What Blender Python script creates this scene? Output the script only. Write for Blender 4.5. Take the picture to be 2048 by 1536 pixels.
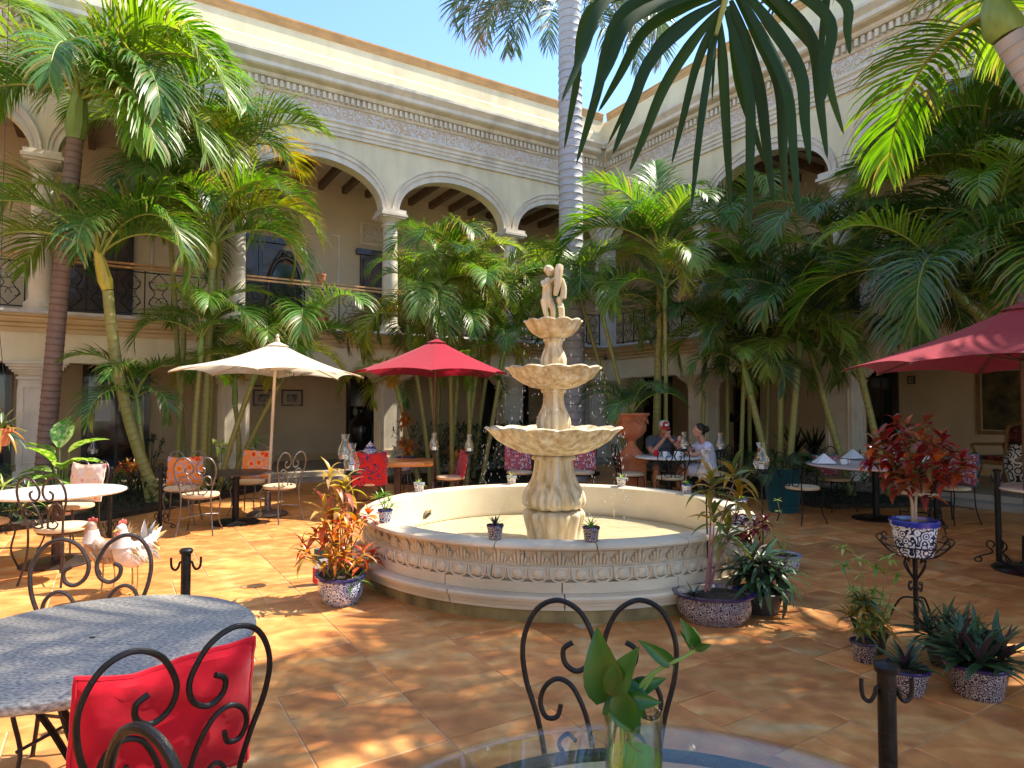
import bpy, math, random
from mathutils import Vector as V, Matrix
R = math.radians
random.seed(7)
for o in list(bpy.data.objects): bpy.data.objects.remove(o)
sc = bpy.context.scene
COL = sc.collection

# ---------------------------------------------------------------- camera
F_PX, PITCH, CAM_H = 1300.0, R(2.07), 1.5
cam_d = bpy.data.cameras.new('camera'); cam = bpy.data.objects.new('camera', cam_d); COL.objects.link(cam)
cam.location = (0, 0, CAM_H); cam.rotation_euler = (R(90)+PITCH, 0, 0)
cam_d.sensor_width = 36; cam_d.lens = F_PX/2048*36; cam_d.clip_start = .05; cam_d.clip_end = 3000
sc.camera = cam
# ---------------------------------------------------------------- sky and sun
SUN_EL, SUN_AZ = R(55), math.atan2(.95, .31)          # azimuth clockwise from +Y
w = bpy.data.worlds.new('World'); sc.world = w; w.use_nodes = True
nt = w.node_tree; bg = nt.nodes['Background']
sky = nt.nodes.new('ShaderNodeTexSky'); sky.sky_type = 'NISHITA'; sky.sun_disc = False
sky.sun_elevation = SUN_EL; sky.sun_rotation = SUN_AZ; sky.air_density = 1.0; sky.dust_density = .3; sky.ozone_density = 6
nt.links.new(sky.outputs[0], bg.inputs[0]); bg.inputs[1].default_value = .091
sl = bpy.data.lights.new('sun', 'SUN'); sl.energy = 2.3; sl.angle = R(.5); sl.color = (1, .93, .80)
so = bpy.data.objects.new('sun', sl); COL.objects.link(so)
to_sun = V((math.sin(SUN_AZ)*math.cos(SUN_EL), math.cos(SUN_AZ)*math.cos(SUN_EL), math.sin(SUN_EL)))
so.rotation_euler = to_sun.to_track_quat('Z', 'Y').to_euler(); so.location = (6, 4, 14)
sc.view_settings.view_transform = 'Standard'; sc.view_settings.look = 'None'
sc.view_settings.exposure = 2.28; sc.view_settings.gamma = 1
sc.render.engine = 'CYCLES'
sc.cycles.max_bounces = 4; sc.cycles.diffuse_bounces = 3; sc.cycles.transparent_max_bounces = 10
sc.cycles.transmission_bounces = 2; sc.cycles.glossy_bounces = 2
sc.cycles.sample_clamp_indirect = 6

# ---------------------------------------------------------------- pixel helpers
def ray(px, py):
    u, v = (px-1024)/F_PX, (768-py)/F_PX
    return V((u, math.cos(PITCH)-v*math.sin(PITCH), math.sin(PITCH)+v*math.cos(PITCH)))
CAM = V((0, 0, CAM_H))
def G(px, py, z=0.0):
    d = ray(px, py); return CAM + d*((z-CAM_H)/d.z)
def P(px, py, Y):
    d = ray(px, py); return CAM + d*(Y/d.y)
# courtyard axes: corner C, e1 runs along the left wing away from the corner, e2 along the right wing
C = V((2.63, 18, 0)); E1 = V((-.851, -.5255, 0)); E2 = V((.5255, -.851, 0))
def AB(a, b, z=0): return C + E1*a + E2*b + V((0, 0, z))
def hit(px, py, pt, nrm):
    d = ray(px, py); return CAM + d*((pt-CAM).dot(nrm)/d.dot(nrm))

# ---------------------------------------------------------------- mesh helpers
class MB:
    def __init__(s): s.v = []; s.f = []; s.m = []; s.c = []; s.col = (1, 0, 0, 1); s.mi = 0
    def add(s, vs, fs, cols=None):
        b = len(s.v); s.v += [tuple(p) for p in vs]; s.c += cols or [s.col]*len(vs)
        for f in fs: s.f.append([i+b for i in f]); s.m.append(s.mi)
        return s
    def hexa(s, p):   # 8 corners: bottom ring 0-3, top ring 4-7
        return s.add(p, [(3,2,1,0), (4,5,6,7), (0,1,5,4), (1,2,6,5), (2,3,7,6), (3,0,4,7)])
    def box(s, c, d, rz=0):
        c = V(c); x, y, z = d[0]/2, d[1]/2, d[2]/2; m = Matrix.Rotation(rz, 3, 'Z')
        return s.hexa([c+m@V(q) for q in ((-x,-y,-z),(x,-y,-z),(x,y,-z),(-x,y,-z),(-x,-y,z),(x,-y,z),(x,y,z),(-x,y,z))])
    def tube(s, pts, r, n=7, cap=True, sq=1.0):
        pts = [V(p) for p in pts]; k = len(pts)
        rs = r if isinstance(r, (list, tuple)) else [r]*k
        t0 = (pts[1]-pts[0]).normalized(); up = V((0,0,1)) if abs(t0.z) < .9 else V((1,0,0))
        a = t0.cross(up).normalized(); vs = []
        for i in range(k):
            t = (pts[min(i+1,k-1)]-pts[max(i-1,0)])
            if t.length < 1e-9: t = t0
            t = t.normalized(); a = (a - t*a.dot(t)); a = a.normalized() if a.length > 1e-6 else t.orthogonal().normalized()
            b = t.cross(a)
            for j in range(n):
                q = 2*math.pi*j/n; vs.append(pts[i]+(a*math.cos(q)+b*math.sin(q)*sq)*rs[i])
        fs = [(i*n+j, i*n+(j+1)%n, (i+1)*n+(j+1)%n, (i+1)*n+j) for i in range(k-1) for j in range(n)]
        if cap: fs += [tuple(range(n-1,-1,-1)), tuple(range((k-1)*n, k*n))]
        return s.add(vs, fs)
    def lathe(s, prof, n=24, c=(0,0,0), mod=None, a0=0, a1=None, caps=False, sx=1, sy=1):
        c = V(c); full = a1 is None; a1 = 2*math.pi if full else a1
        m = n if full else n+1; vs = []
        for (r, z) in prof:
            for j in range(m):
                q = a0+(a1-a0)*j/n; rr = r*(mod(q, r, z) if mod else 1)
                vs.append(c+V((rr*math.cos(q)*sx, rr*math.sin(q)*sy, z)))
        k = len(prof); fs = []
        for i in range(k-1):
            for j in range(n):
                j2 = (j+1) % m; fs.append((i*m+j, i*m+j2, (i+1)*m+j2, (i+1)*m+j))
        if caps and not full:
            fs += [tuple(i*m for i in range(k)), tuple(i*m+n for i in range(k-1,-1,-1))]
        return s.add(vs, fs)
    def ball(s, c, d, n=10, k=7, rot=None):
        c = V(c); d = d if isinstance(d, (tuple, list)) else (d,d,d); vs = []
        for i in range(k+1):
            th = math.pi*i/k
            for j in range(n):
                q = 2*math.pi*j/n; p = V((d[0]*math.sin(th)*math.cos(q), d[1]*math.sin(th)*math.sin(q), d[2]*math.cos(th)))
                vs.append(c+(rot@p if rot else p))
        return s.add(vs, [(i*n+j, (i+1)*n+j, (i+1)*n+(j+1)%n, i*n+(j+1)%n) for i in range(k) for j in range(n)])
    def mesh(s, name, mats, smooth=True):
        me = bpy.data.meshes.new(name); me.from_pydata(s.v, [], s.f)
        for m in (mats if isinstance(mats, (list, tuple)) else [mats]): me.materials.append(m)
        if any(s.m): me.polygons.foreach_set('material_index', s.m)
        me.polygons.foreach_set('use_smooth', [smooth]*len(s.f))
        ca = me.color_attributes.new('tint', 'FLOAT_COLOR', 'POINT')
        ca.data.foreach_set('color', [x for c in s.c for x in c])
        me.validate(); me.update(); return me
    def build(s, name, mats, parent=None, smooth=True, auto=True):
        me = s.mesh(name, mats, smooth)
        if smooth and auto: sharp(me, 38)
        return link(name, me, parent)
def sharp(me, deg):
    try: me.set_sharp_from_angle(angle=R(deg))
    except Exception: pass
def link(name, me, parent=None, mw=None):
    o = bpy.data.objects.new(name, me); COL.objects.link(o)
    if parent: o.parent = parent
    if mw is not None: o.matrix_local = mw
    return o
def tag(o, label=None, cat=None, group=None, kind=None):
    if label: o['label'] = label
    if cat: o['category'] = cat
    if group: o['group'] = group
    if kind: o['kind'] = kind
    return o
def thing(name, label, cat, loc=(0,0,0), rz=0, group=None):
    o = bpy.data.objects.new(name, None); COL.objects.link(o); o.empty_display_size = .1
    o.location = loc; o.rotation_euler = (0,0,rz); return tag(o, label, cat, group)
def dup(root, loc, rz, label=None, group=None, scale=1):
    def cp(o, par):
        c = o.copy(); COL.objects.link(c); c.parent = par
        for ch in list(o.children): cp(ch, c)
        return c
    r = cp(root, None); r.location = loc; r.rotation_euler = (0,0,rz); r.scale = (scale,)*3
    if label: r['label'] = label
    if group: r['group'] = group
    elif 'group' in r.keys() and label: pass
    return r
def cr(pts, n=6):
    pts = [V(p) for p in pts]; out = []
    for i in range(len(pts)-1):
        p0, p1, p2, p3 = pts[max(i-1,0)], pts[i], pts[i+1], pts[min(i+2,len(pts)-1)]
        for k in range(n):
            t = k/n; out.append(.5*((2*p1)+(p2-p0)*t+(2*p0-5*p1+4*p2-p3)*t*t+(3*p1-p0-3*p2+p3)*t**3))
    return out+[pts[-1]]

# ---------------------------------------------------------------- materials
MATS = {}
def newmat(name):
    m = bpy.data.materials.new(name); m.use_nodes = True; MATS[name] = m
    return m, m.node_tree.nodes, m.node_tree.links, m.node_tree.nodes['Principled BSDF']
def M(name, base, rough=.6, metal=0, var=.18, scale=6, bump=.15, bscale=45, spec=.4, coat=0, stretch=None, dark=None, pos=False, streak=0):
    m, N, L, b = newmat(name)
    tc = N.new('ShaderNodeTexCoord'); src = tc.outputs['Object']
    if pos: src = N.new('ShaderNodeNewGeometry').outputs['Position']
    if stretch:
        mp = N.new('ShaderNodeMapping'); mp.inputs['Scale'].default_value = stretch; L.new(src, mp.inputs[0]); src = mp.outputs[0]
    n1 = N.new('ShaderNodeTexNoise'); n1.inputs['Scale'].default_value = scale; n1.inputs['Detail'].default_value = 6; L.new(src, n1.inputs['Vector'])
    rp = N.new('ShaderNodeValToRGB'); lo = dark or [c*(1-var) for c in base]; hi = [min(1, c*(1+var*.6)) for c in base]
    rp.color_ramp.elements[0].color = (*lo, 1); rp.color_ramp.elements[1].color = (*hi, 1)
    rp.color_ramp.elements[0].position = .32; rp.color_ramp.elements[1].position = .68
    L.new(n1.outputs['Fac'], rp.inputs[0]); L.new(rp.outputs[0], b.inputs['Base Color'])
    if streak:                                        # rain streaks and grime
        sm_ = N.new('ShaderNodeMapping'); sm_.inputs['Scale'].default_value = (2.6, 2.6, .45); L.new(src, sm_.inputs[0]); n3 = N.new('ShaderNodeTexNoise'); n3.inputs['Scale'].default_value = 1.2; n3.inputs['Detail'].default_value = 7; L.new(sm_.outputs[0], n3.inputs['Vector'])
        r3 = N.new('ShaderNodeValToRGB'); r3.color_ramp.elements[0].position = .34; r3.color_ramp.elements[0].color = (1-streak, 1-streak*1.05, 1-streak*1.15, 1); r3.color_ramp.elements[1].position = .56; r3.color_ramp.elements[1].color = (1,1,1,1); L.new(n3.outputs['Fac'], r3.inputs[0])
        m3 = N.new('ShaderNodeMix'); m3.data_type = 'RGBA'; m3.blend_type = 'MULTIPLY'; m3.inputs[0].default_value = 1; L.new(rp.outputs[0], m3.inputs[6]); L.new(r3.outputs[0], m3.inputs[7]); L.new(m3.outputs[2], b.inputs['Base Color'])
    b.inputs['Roughness'].default_value = rough; b.inputs['Metallic'].default_value = metal
    b.inputs['Specular IOR Level'].default_value = spec; b.inputs['Coat Weight'].default_value = coat
    if bump:
        n2 = N.new('ShaderNodeTexNoise'); n2.inputs['Scale'].default_value = bscale; n2.inputs['Detail'].default_value = 4; L.new(src, n2.inputs['Vector'])
        bm = N.new('ShaderNodeBump'); bm.inputs['Strength'].default_value = bump; bm.inputs['Distance'].default_value = .01
        L.new(n2.outputs['Fac'], bm.inputs['Height']); L.new(bm.outputs[0], b.inputs['Normal'])
    return m
def leafmat(name, cols, trans=.35, rough=.35, back=None, tipcol=(.30,.17,.06), spec=.5, stripe=None):
    """cols: ramp over the object's random; tint attribute r=brightness, g=amount of dry tip"""
    m, N, L, b = newmat(name); out = N['Material Output']
    oi = N.new('ShaderNodeObjectInfo'); rp = N.new('ShaderNodeValToRGB')
    while len(rp.color_ramp.elements) < len(cols): rp.color_ramp.elements.new(.5)
    for i, c in enumerate(cols):
        rp.color_ramp.elements[i].position = i/max(1, len(cols)-1); rp.color_ramp.elements[i].color = (*c, 1)
    L.new(oi.outputs['Random'], rp.inputs[0])
    at = N.new('ShaderNodeAttribute'); at.attribute_name = 'tint'; sp = N.new('ShaderNodeSeparateColor'); L.new(at.outputs['Color'], sp.inputs[0])
    mu = N.new('ShaderNodeMix'); mu.data_type = 'RGBA'; mu.blend_type = 'MULTIPLY'; mu.inputs[0].default_value = 1
    cc = N.new('ShaderNodeCombineColor'); [L.new(sp.outputs[0], cc.inputs[i]) for i in range(3)]
    L.new(rp.outputs[0], mu.inputs[6]); L.new(cc.outputs[0], mu.inputs[7])
    tp = N.new('ShaderNodeMix'); tp.data_type = 'RGBA'; L.new(sp.outputs[1], tp.inputs[0]); L.new(mu.outputs[2], tp.inputs[6]); tp.inputs[7].default_value = (*tipcol, 1)
    colr = tp.outputs[2]
    if back:
        ge = N.new('ShaderNodeNewGeometry'); bk = N.new('ShaderNodeMix'); bk.data_type = 'RGBA'
        L.new(ge.outputs['Backfacing'], bk.inputs[0]); L.new(colr, bk.inputs[6]); bk.inputs[7].default_value = (*back, 1); colr = bk.outputs[2]
    if stripe:
        nz = N.new('ShaderNodeTexNoise'); nz.inputs['Scale'].default_value = 9; tc = N.new('ShaderNodeTexCoord'); L.new(tc.outputs['Object'], nz.inputs['Vector'])
        r2 = N.new('ShaderNodeValToRGB'); r2.color_ramp.elements[0].position = .48; r2.color_ramp.elements[1].position = .56; L.new(nz.outputs['Fac'], r2.inputs[0])
        st = N.new('ShaderNodeMix'); st.data_type = 'RGBA'; L.new(r2.outputs[0], st.inputs[0]); L.new(colr, st.inputs[6]); st.inputs[7].default_value = (*stripe, 1); colr = st.outputs[2]
    L.new(colr, b.inputs['Base Color']); b.inputs['Roughness'].default_value = rough; b.inputs['Specular IOR Level'].default_value = spec
    tr = N.new('ShaderNodeBsdfTranslucent'); hs = N.new('ShaderNodeHueSaturation'); hs.inputs['Value'].default_value = 1.7; hs.inputs['Saturation'].default_value = 1.15; hs.inputs['Hue'].default_value = .485
    L.new(colr, hs.inputs['Color']); L.new(hs.outputs[0], tr.inputs[0])
    mx = N.new('ShaderNodeMixShader'); mx.inputs[0].default_value = trans; L.new(b.outputs[0], mx.inputs[1]); L.new(tr.outputs[0], mx.inputs[2]); L.new(mx.outputs[0], out.inputs[0])
    return m
def glassmat(name, tint=(.97,.98,.98), rough=.02, base=.03, top=.35, ripple=0):
    m, N, L, b = newmat(name); N.remove(b); out = N['Material Output']
    t = N.new('ShaderNodeBsdfTransparent'); t.inputs[0].default_value = (*tint, 1); g = N.new('ShaderNodeBsdfGlossy'); g.inputs['Roughness'].default_value = rough
    lw = N.new('ShaderNodeLayerWeight'); lw.inputs['Blend'].default_value = .22
    if ripple:
        ge = N.new('ShaderNodeNewGeometry'); nz = N.new('ShaderNodeTexNoise'); nz.inputs['Scale'].default_value = 9; L.new(ge.outputs['Position'], nz.inputs['Vector']); bm = N.new('ShaderNodeBump'); bm.inputs['Strength'].default_value = ripple; bm.inputs['Distance'].default_value = .03; L.new(nz.outputs['Fac'], bm.inputs['Height']); L.new(bm.outputs[0], g.inputs['Normal']); L.new(bm.outputs[0], lw.inputs['Normal'])
    ad = N.new('ShaderNodeMath'); ad.operation = 'ADD'; ad.inputs[1].default_value = base; ad.use_clamp = True
    L.new(lw.outputs['Fresnel'], ad.inputs[0]); mn = N.new('ShaderNodeMath'); mn.operation = 'MINIMUM'; mn.inputs[1].default_value = top; L.new(ad.outputs[0], mn.inputs[0]); mx = N.new('ShaderNodeMixShader'); L.new(mn.outputs[0], mx.inputs[0]); L.new(t.outputs[0], mx.inputs[1]); L.new(g.outputs[0], mx.inputs[2]); L.new(mx.outputs[0], out.inputs[0])
    return m
def fabricmat(name, base, cols=None, scale=7, rough=.85, trans=.0):
    m, N, L, b = newmat(name); tc = N.new('ShaderNodeTexCoord'); out = N['Material Output']
    b.inputs['Roughness'].default_value = rough; b.inputs['Specular IOR Level'].default_value = .15; b.inputs['Sheen Weight'].default_value = .2
    if cols:
        vo = N.new('ShaderNodeTexVoronoi'); vo.inputs['Scale'].default_value = scale; vo.inputs['Randomness'].default_value = .7; L.new(tc.outputs['Object'], vo.inputs['Vector'])
        nz = N.new('ShaderNodeTexNoise'); nz.inputs['Scale'].default_value = scale*5; L.new(tc.outputs['Object'], nz.inputs['Vector'])
        ad = N.new('ShaderNodeMath'); ad.operation = 'MULTIPLY_ADD'; ad.inputs[1].default_value = .35; L.new(nz.outputs['Fac'], ad.inputs[0]); L.new(vo.outputs['Distance'], ad.inputs[2])
        rp = N.new('ShaderNodeValToRGB'); rp.color_ramp.interpolation = 'CONSTANT'
        while len(rp.color_ramp.elements) < len(cols): rp.color_ramp.elements.new(.5)
        for i, c in enumerate(cols): rp.color_ramp.elements[i].position = .18+.6*i/len(cols); rp.color_ramp.elements[i].color = (*c, 1)
        L.new(ad.outputs[0], rp.inputs[0]); L.new(rp.outputs[0], b.inputs['Base Color'])
    else:
        nz = N.new('ShaderNodeTexNoise'); nz.inputs['Scale'].default_value = 5; L.new(tc.outputs['Object'], nz.inputs['Vector'])
        rp = N.new('ShaderNodeValToRGB'); rp.color_ramp.elements[0].color = (*[c*.85 for c in base], 1); rp.color_ramp.elements[1].color = (*base, 1); L.new(nz.outputs['Fac'], rp.inputs[0]); L.new(rp.outputs[0], b.inputs['Base Color'])
    wv = N.new('ShaderNodeTexNoise'); wv.inputs['Scale'].default_value = 14; L.new(tc.outputs['Object'], wv.inputs['Vector'])
    bm = N.new('ShaderNodeBump'); bm.inputs['Strength'].default_value = .25; bm.inputs['Distance'].default_value = .02; L.new(wv.outputs['Fac'], bm.inputs['Height']); L.new(bm.outputs[0], b.inputs['Normal'])
    if trans:
        tr = N.new('ShaderNodeBsdfTranslucent'); tr.inputs[0].default_value = (*base, 1); mx = N.new('ShaderNodeMixShader'); mx.inputs[0].default_value = trans
        L.new(b.outputs[0], mx.inputs[1]); L.new(tr.outputs[0], mx.inputs[2]); L.new(mx.outputs[0], out.inputs[0])
    return m
def talavera(name, blue=(.02,.03,.16), white=(.70,.70,.70), scale=36, band=.86, dens=.5, dark=None):
    m, N, L, b = newmat(name); tc = N.new('ShaderNodeTexCoord'); b.inputs['Roughness'].default_value = .18; b.inputs['Coat Weight'].default_value = .4
    vo = N.new('ShaderNodeTexVoronoi'); vo.inputs['Scale'].default_value = scale; L.new(tc.outputs['Object'], vo.inputs['Vector'])
    si = N.new('ShaderNodeMath'); si.operation = 'MULTIPLY'; si.inputs[1].default_value = 17; L.new(vo.outputs['Distance'], si.inputs[0])
    sn = N.new('ShaderNodeMath'); sn.operation = 'SINE'; L.new(si.outputs[0], sn.inputs[0])
    nz = N.new('ShaderNodeTexNoise'); nz.inputs['Scale'].default_value = scale*1.6; nz.inputs['Detail'].default_value = 3; L.new(tc.outputs['Object'], nz.inputs['Vector'])
    ad = N.new('ShaderNodeMath'); ad.operation = 'MULTIPLY_ADD'; ad.inputs[1].default_value = .45; L.new(sn.outputs[0], ad.inputs[0]); L.new(nz.outputs['Fac'], ad.inputs[2])
    gt = N.new('ShaderNodeMath'); gt.operation = 'GREATER_THAN'; gt.inputs[1].default_value = dens; L.new(ad.outputs[0], gt.inputs[0])
    mx = N.new('ShaderNodeMix'); mx.data_type = 'RGBA'; L.new(gt.outputs[0], mx.inputs[0]); mx.inputs[6].default_value = (*white, 1); mx.inputs[7].default_value = (*(dark or blue), 1)
    sp = N.new('ShaderNodeSeparateXYZ'); L.new(tc.outputs['Generated'], sp.inputs[0]); g2 = N.new('ShaderNodeMath'); g2.operation = 'GREATER_THAN'; g2.inputs[1].default_value = band; L.new(sp.outputs[2], g2.inputs[0])
    m2 = N.new('ShaderNodeMix'); m2.data_type = 'RGBA'; L.new(g2.outputs[0], m2.inputs[0]); L.new(mx.outputs[2], m2.inputs[6]); m2.inputs[7].default_value = (*blue, 1); L.new(m2.outputs[2], b.inputs['Base Color'])
    return m

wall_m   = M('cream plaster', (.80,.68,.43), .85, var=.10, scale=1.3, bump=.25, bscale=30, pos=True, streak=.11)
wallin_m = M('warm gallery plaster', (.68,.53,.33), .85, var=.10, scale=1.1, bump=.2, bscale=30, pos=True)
stone_m  = M('pale carved stone', (.76,.66,.50), .75, var=.14, scale=3, bump=.3, bscale=50, pos=True, streak=.14)
ochre_m  = M('ochre moulding paint', (.62,.43,.21), .75, var=.12, scale=3, bump=.2, pos=True)
trim_m   = M('orange roof trim', (.58,.33,.13), .8, var=.18, scale=3, bump=.2, pos=True)
ledge_m  = M('grey ledge stone', (.55,.52,.47), .7, var=.2, scale=5, bump=.3, pos=True)
woodd_m  = M('dark varnished wood', (.05,.026,.016), .35, var=.35, scale=3, stretch=(8,8,1), bump=.15, coat=.3)
beam_m   = M('brown ceiling timber', (.17,.10,.055), .6, var=.3, scale=2, stretch=(6,6,1))
woodl_m  = M('honey live-edge wood', (.60,.26,.06), .35, var=.35, scale=4, stretch=(1,6,6), coat=.3)
chairwood_m = M('carved armchair wood', (.30,.16,.06), .4, var=.3, scale=5)
rail_m   = M('copper painted rail', (.62,.33,.13), .45, var=.15)
iron_m   = M('black wrought iron', (.022,.02,.02), .42, metal=.6, var=.3, scale=20, bump=.25, bscale=90)
ironb_m  = M('brown weathered iron', (.075,.055,.05), .4, metal=.7, var=.3, scale=20, bump=.2, bscale=90)
irong_m  = M('grey sun-worn iron', (.20,.175,.16), .38, metal=.75, var=.3, scale=20, bump=.2, bscale=90)  # iron paled to stand for sun glints, light put into the colour
soil_m   = M('dark soil', (.05,.035,.022), .95, var=.5, scale=30, bump=.8, bscale=60)
grout_m  = M('tan grout', (.62,.46,.28), .9, var=.2, scale=4, pos=True)
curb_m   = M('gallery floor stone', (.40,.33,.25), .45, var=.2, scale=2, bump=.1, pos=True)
terra_m  = M('terracotta', (.50,.17,.075), .75, var=.25, scale=7, bump=.3)
granite_m= M('speckled grey granite', (.54,.48,.40), .6, var=.1, scale=120, bump=.0, dark=(.16,.15,.135), stretch=(.6,1,1), spec=.25)
marble_m = M('white marble', (.74,.72,.68), .2, var=.12, scale=4, bump=0)
pink_m   = M('rosy granite', (.60,.42,.36), .25, var=.3, scale=90, bump=0, dark=(.55,.50,.47))
pad_m    = M('cream seat pad', (.62,.47,.28), .8, var=.15, scale=12, bump=.2)
cream_f  = fabricmat('cream canvas', (.82,.74,.58), trans=.35)
red_f    = fabricmat('crimson canvas', (.42,.010,.035), trans=.3)
redc_f   = fabricmat('red cotton', (.62,.008,.022))
orange_f = fabricmat('orange flowered cloth', (.8,.3,.05), [(.62,.03,.02),(.62,.03,.02),(.78,.20,.03),(.80,.30,.06),(.40,.30,.40),(.75,.22,.04)], 7.5)
peach_f  = fabricmat('faded peach flowered cloth', (.8,.5,.4), [(.72,.25,.20),(.78,.50,.40),(.80,.62,.52),(.78,.55,.38)], 10)
rose_f   = fabricmat('rose flowered cloth', (.5,.2,.2), [(.40,.02,.05),(.60,.25,.28),(.55,.45,.45),(.10,.03,.08),(.45,.10,.12)], 16)
blue_f   = fabricmat('teal piping cloth', (.02,.16,.22))
teal_f   = fabricmat('teal cloth bag', (.010,.075,.085))
redpat_f = fabricmat('red patterned rug cloth', (.4,.03,.02), [(.35,.01,.015),(.5,.03,.02),(.05,.03,.10),(.45,.02,.02)], 14)
burg_f   = fabricmat('burgundy patterned velvet', (.12,.02,.02), [(.10,.015,.015),(.28,.05,.04),(.07,.01,.01)], 16)
linen_f  = fabricmat('white linen', (.82,.83,.86))
grey_f   = fabricmat('grey cotton shirt', (.10,.115,.14))
short_f  = fabricmat('grey shorts', (.17,.18,.19))
lav_f    = fabricmat('pale lavender dress', (.66,.64,.78))
skin_m   = M('sun tanned skin', (.52,.25,.16), .55, var=.08, scale=8, bump=.05)
hair_m   = M('dark brown hair', (.022,.012,.009), .45, var=.4, scale=30, stretch=(1,1,.2))
capw_m   = fabricmat('white cap cloth', (.75,.72,.68)); capr_m = fabricmat('red cap cloth', (.50,.02,.03)); black_m = fabricmat('black cloth', (.015,.015,.017))
porc_m   = M('white porcelain', (.8,.8,.8), .15, var=.03, bump=0, coat=.5)
glass_m  = glassmat('clear glass', base=.05); lglass_m = glassmat('lamp glass', (.93,.95,.94), .06, .14, .6); vglass_m = glassmat('vase glass', (.93,.97,.94), base=.06, top=.5); tglass_m = glassmat('table glass', (.94,.97,.95), base=.03, top=.14); dglass_m = M('dark door glass', (.010,.011,.012), .08, var=.2, bump=0, spec=.6)
water_m  = glassmat('thin water', (.93,.91,.84), .03, .06, .45, .5)
green_l  = M('bright green liquid', (.16,.42,.02), .2, var=.05, bump=0)
tal_m    = talavera('blue and white painted ceramic'); tal2_m = talavera('dense dark painted ceramic', (.035,.02,.09), (.42,.36,.34), 48, .90, .40, (.045,.022,.05)); tal3_m = talavera('cobalt painted ceramic', (.02,.03,.30), (.74,.76,.80), 24, .84, .55, (.02,.025,.10))
tal4_m   = talavera('fine pale painted ceramic', (.30,.36,.50), (.62,.58,.52), 20, .88, .62, (.16,.14,.22))
blackcer_m = M('black glazed ceramic', (.012,.010,.010), .25, bump=0, coat=.3)
palm_m   = leafmat('palm leaf', [(.06,.15,.022),(.09,.22,.028),(.14,.28,.035),(.20,.31,.045),(.08,.19,.035)], .42, .38, tipcol=(.34,.24,.07), spec=.55)
palmd_m  = leafmat('deep green palm leaf', [(.035,.09,.028),(.05,.13,.032),(.08,.19,.035),(.045,.11,.034)], .36, .36, tipcol=(.20,.14,.08), spec=.55)
palmy_m  = leafmat('yellowing palm leaf', [(.20,.26,.03),(.28,.28,.03),(.14,.24,.03)], .42, .4, tipcol=(.48,.24,.05))
palmb_m  = leafmat('dry brown palm leaf', [(.20,.13,.06),(.26,.19,.10),(.16,.16,.08)], .3, .6, tipcol=(.22,.14,.09))
royal_m  = leafmat('royal palm leaf', [(.05,.085,.03),(.07,.11,.035)], .25, .35, tipcol=(.30,.20,.15))
rach_m   = M('green yellow leaf stalk', (.26,.30,.05), .4, var=.3, scale=6, bump=0)
fore_m   = leafmat('broad dark palm leaflet', [(.008,.030,.004),(.012,.042,.006)], .12, .55, spec=.25)
crot_m   = leafmat('red croton leaf', [(.16,.012,.018),(.35,.035,.02),(.09,.05,.02),(.45,.12,.03),(.20,.02,.03),(.10,.07,.025),(.30,.03,.025)], .28, .25)
crotw_m  = leafmat('orange and yellow croton leaf', [(.55,.10,.02),(.62,.32,.03),(.50,.05,.03),(.35,.30,.04),(.60,.20,.03),(.30,.04,.02)], .3, .3)
crotd_m  = leafmat('dark maroon croton leaf', [(.05,.008,.012),(.09,.012,.014),(.30,.02,.03)], .25, .22)
cordy_m  = leafmat('yellow and rose cordyline leaf', [(.40,.36,.05),(.45,.30,.08),(.30,.30,.05),(.50,.16,.10),(.42,.40,.12)], .35, .35)
cordg_m  = leafmat('green and orange cordyline leaf', [(.10,.16,.03),(.16,.20,.04),(.45,.24,.03),(.07,.11,.03),(.30,.28,.05)], .35, .3)
rhoeo_m  = leafmat('green leaf with plum underside', [(.03,.075,.03),(.045,.10,.035),(.03,.06,.03)], .2, .3, back=(.055,.03,.038))
lush_m   = leafmat('fresh green leaf', [(.07,.22,.02),(.10,.28,.03),(.16,.32,.04)], .35, .35)
dief_m   = leafmat('pale veined leaf', [(.10,.30,.03),(.14,.34,.04)], .35, .3, stripe=(.42,.55,.16))
lime_m   = leafmat('pale lime leaf', [(.30,.42,.08),(.40,.45,.15),(.22,.36,.06)], .35, .4)
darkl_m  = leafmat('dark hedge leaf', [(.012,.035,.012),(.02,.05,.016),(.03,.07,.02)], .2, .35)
pothos_m = leafmat('pothos leaf', [(.018,.085,.010),(.035,.13,.012),(.025,.10,.010)], .34, .28)
stem_m   = M('plant stem', (.22,.18,.06), .6, var=.3, bump=0); pstem_m = M('pinkish stem', (.35,.14,.12), .5, var=.3, bump=0)
pot_m    = M('grey plastic pot', (.05,.045,.045), .4, bump=0)
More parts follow.
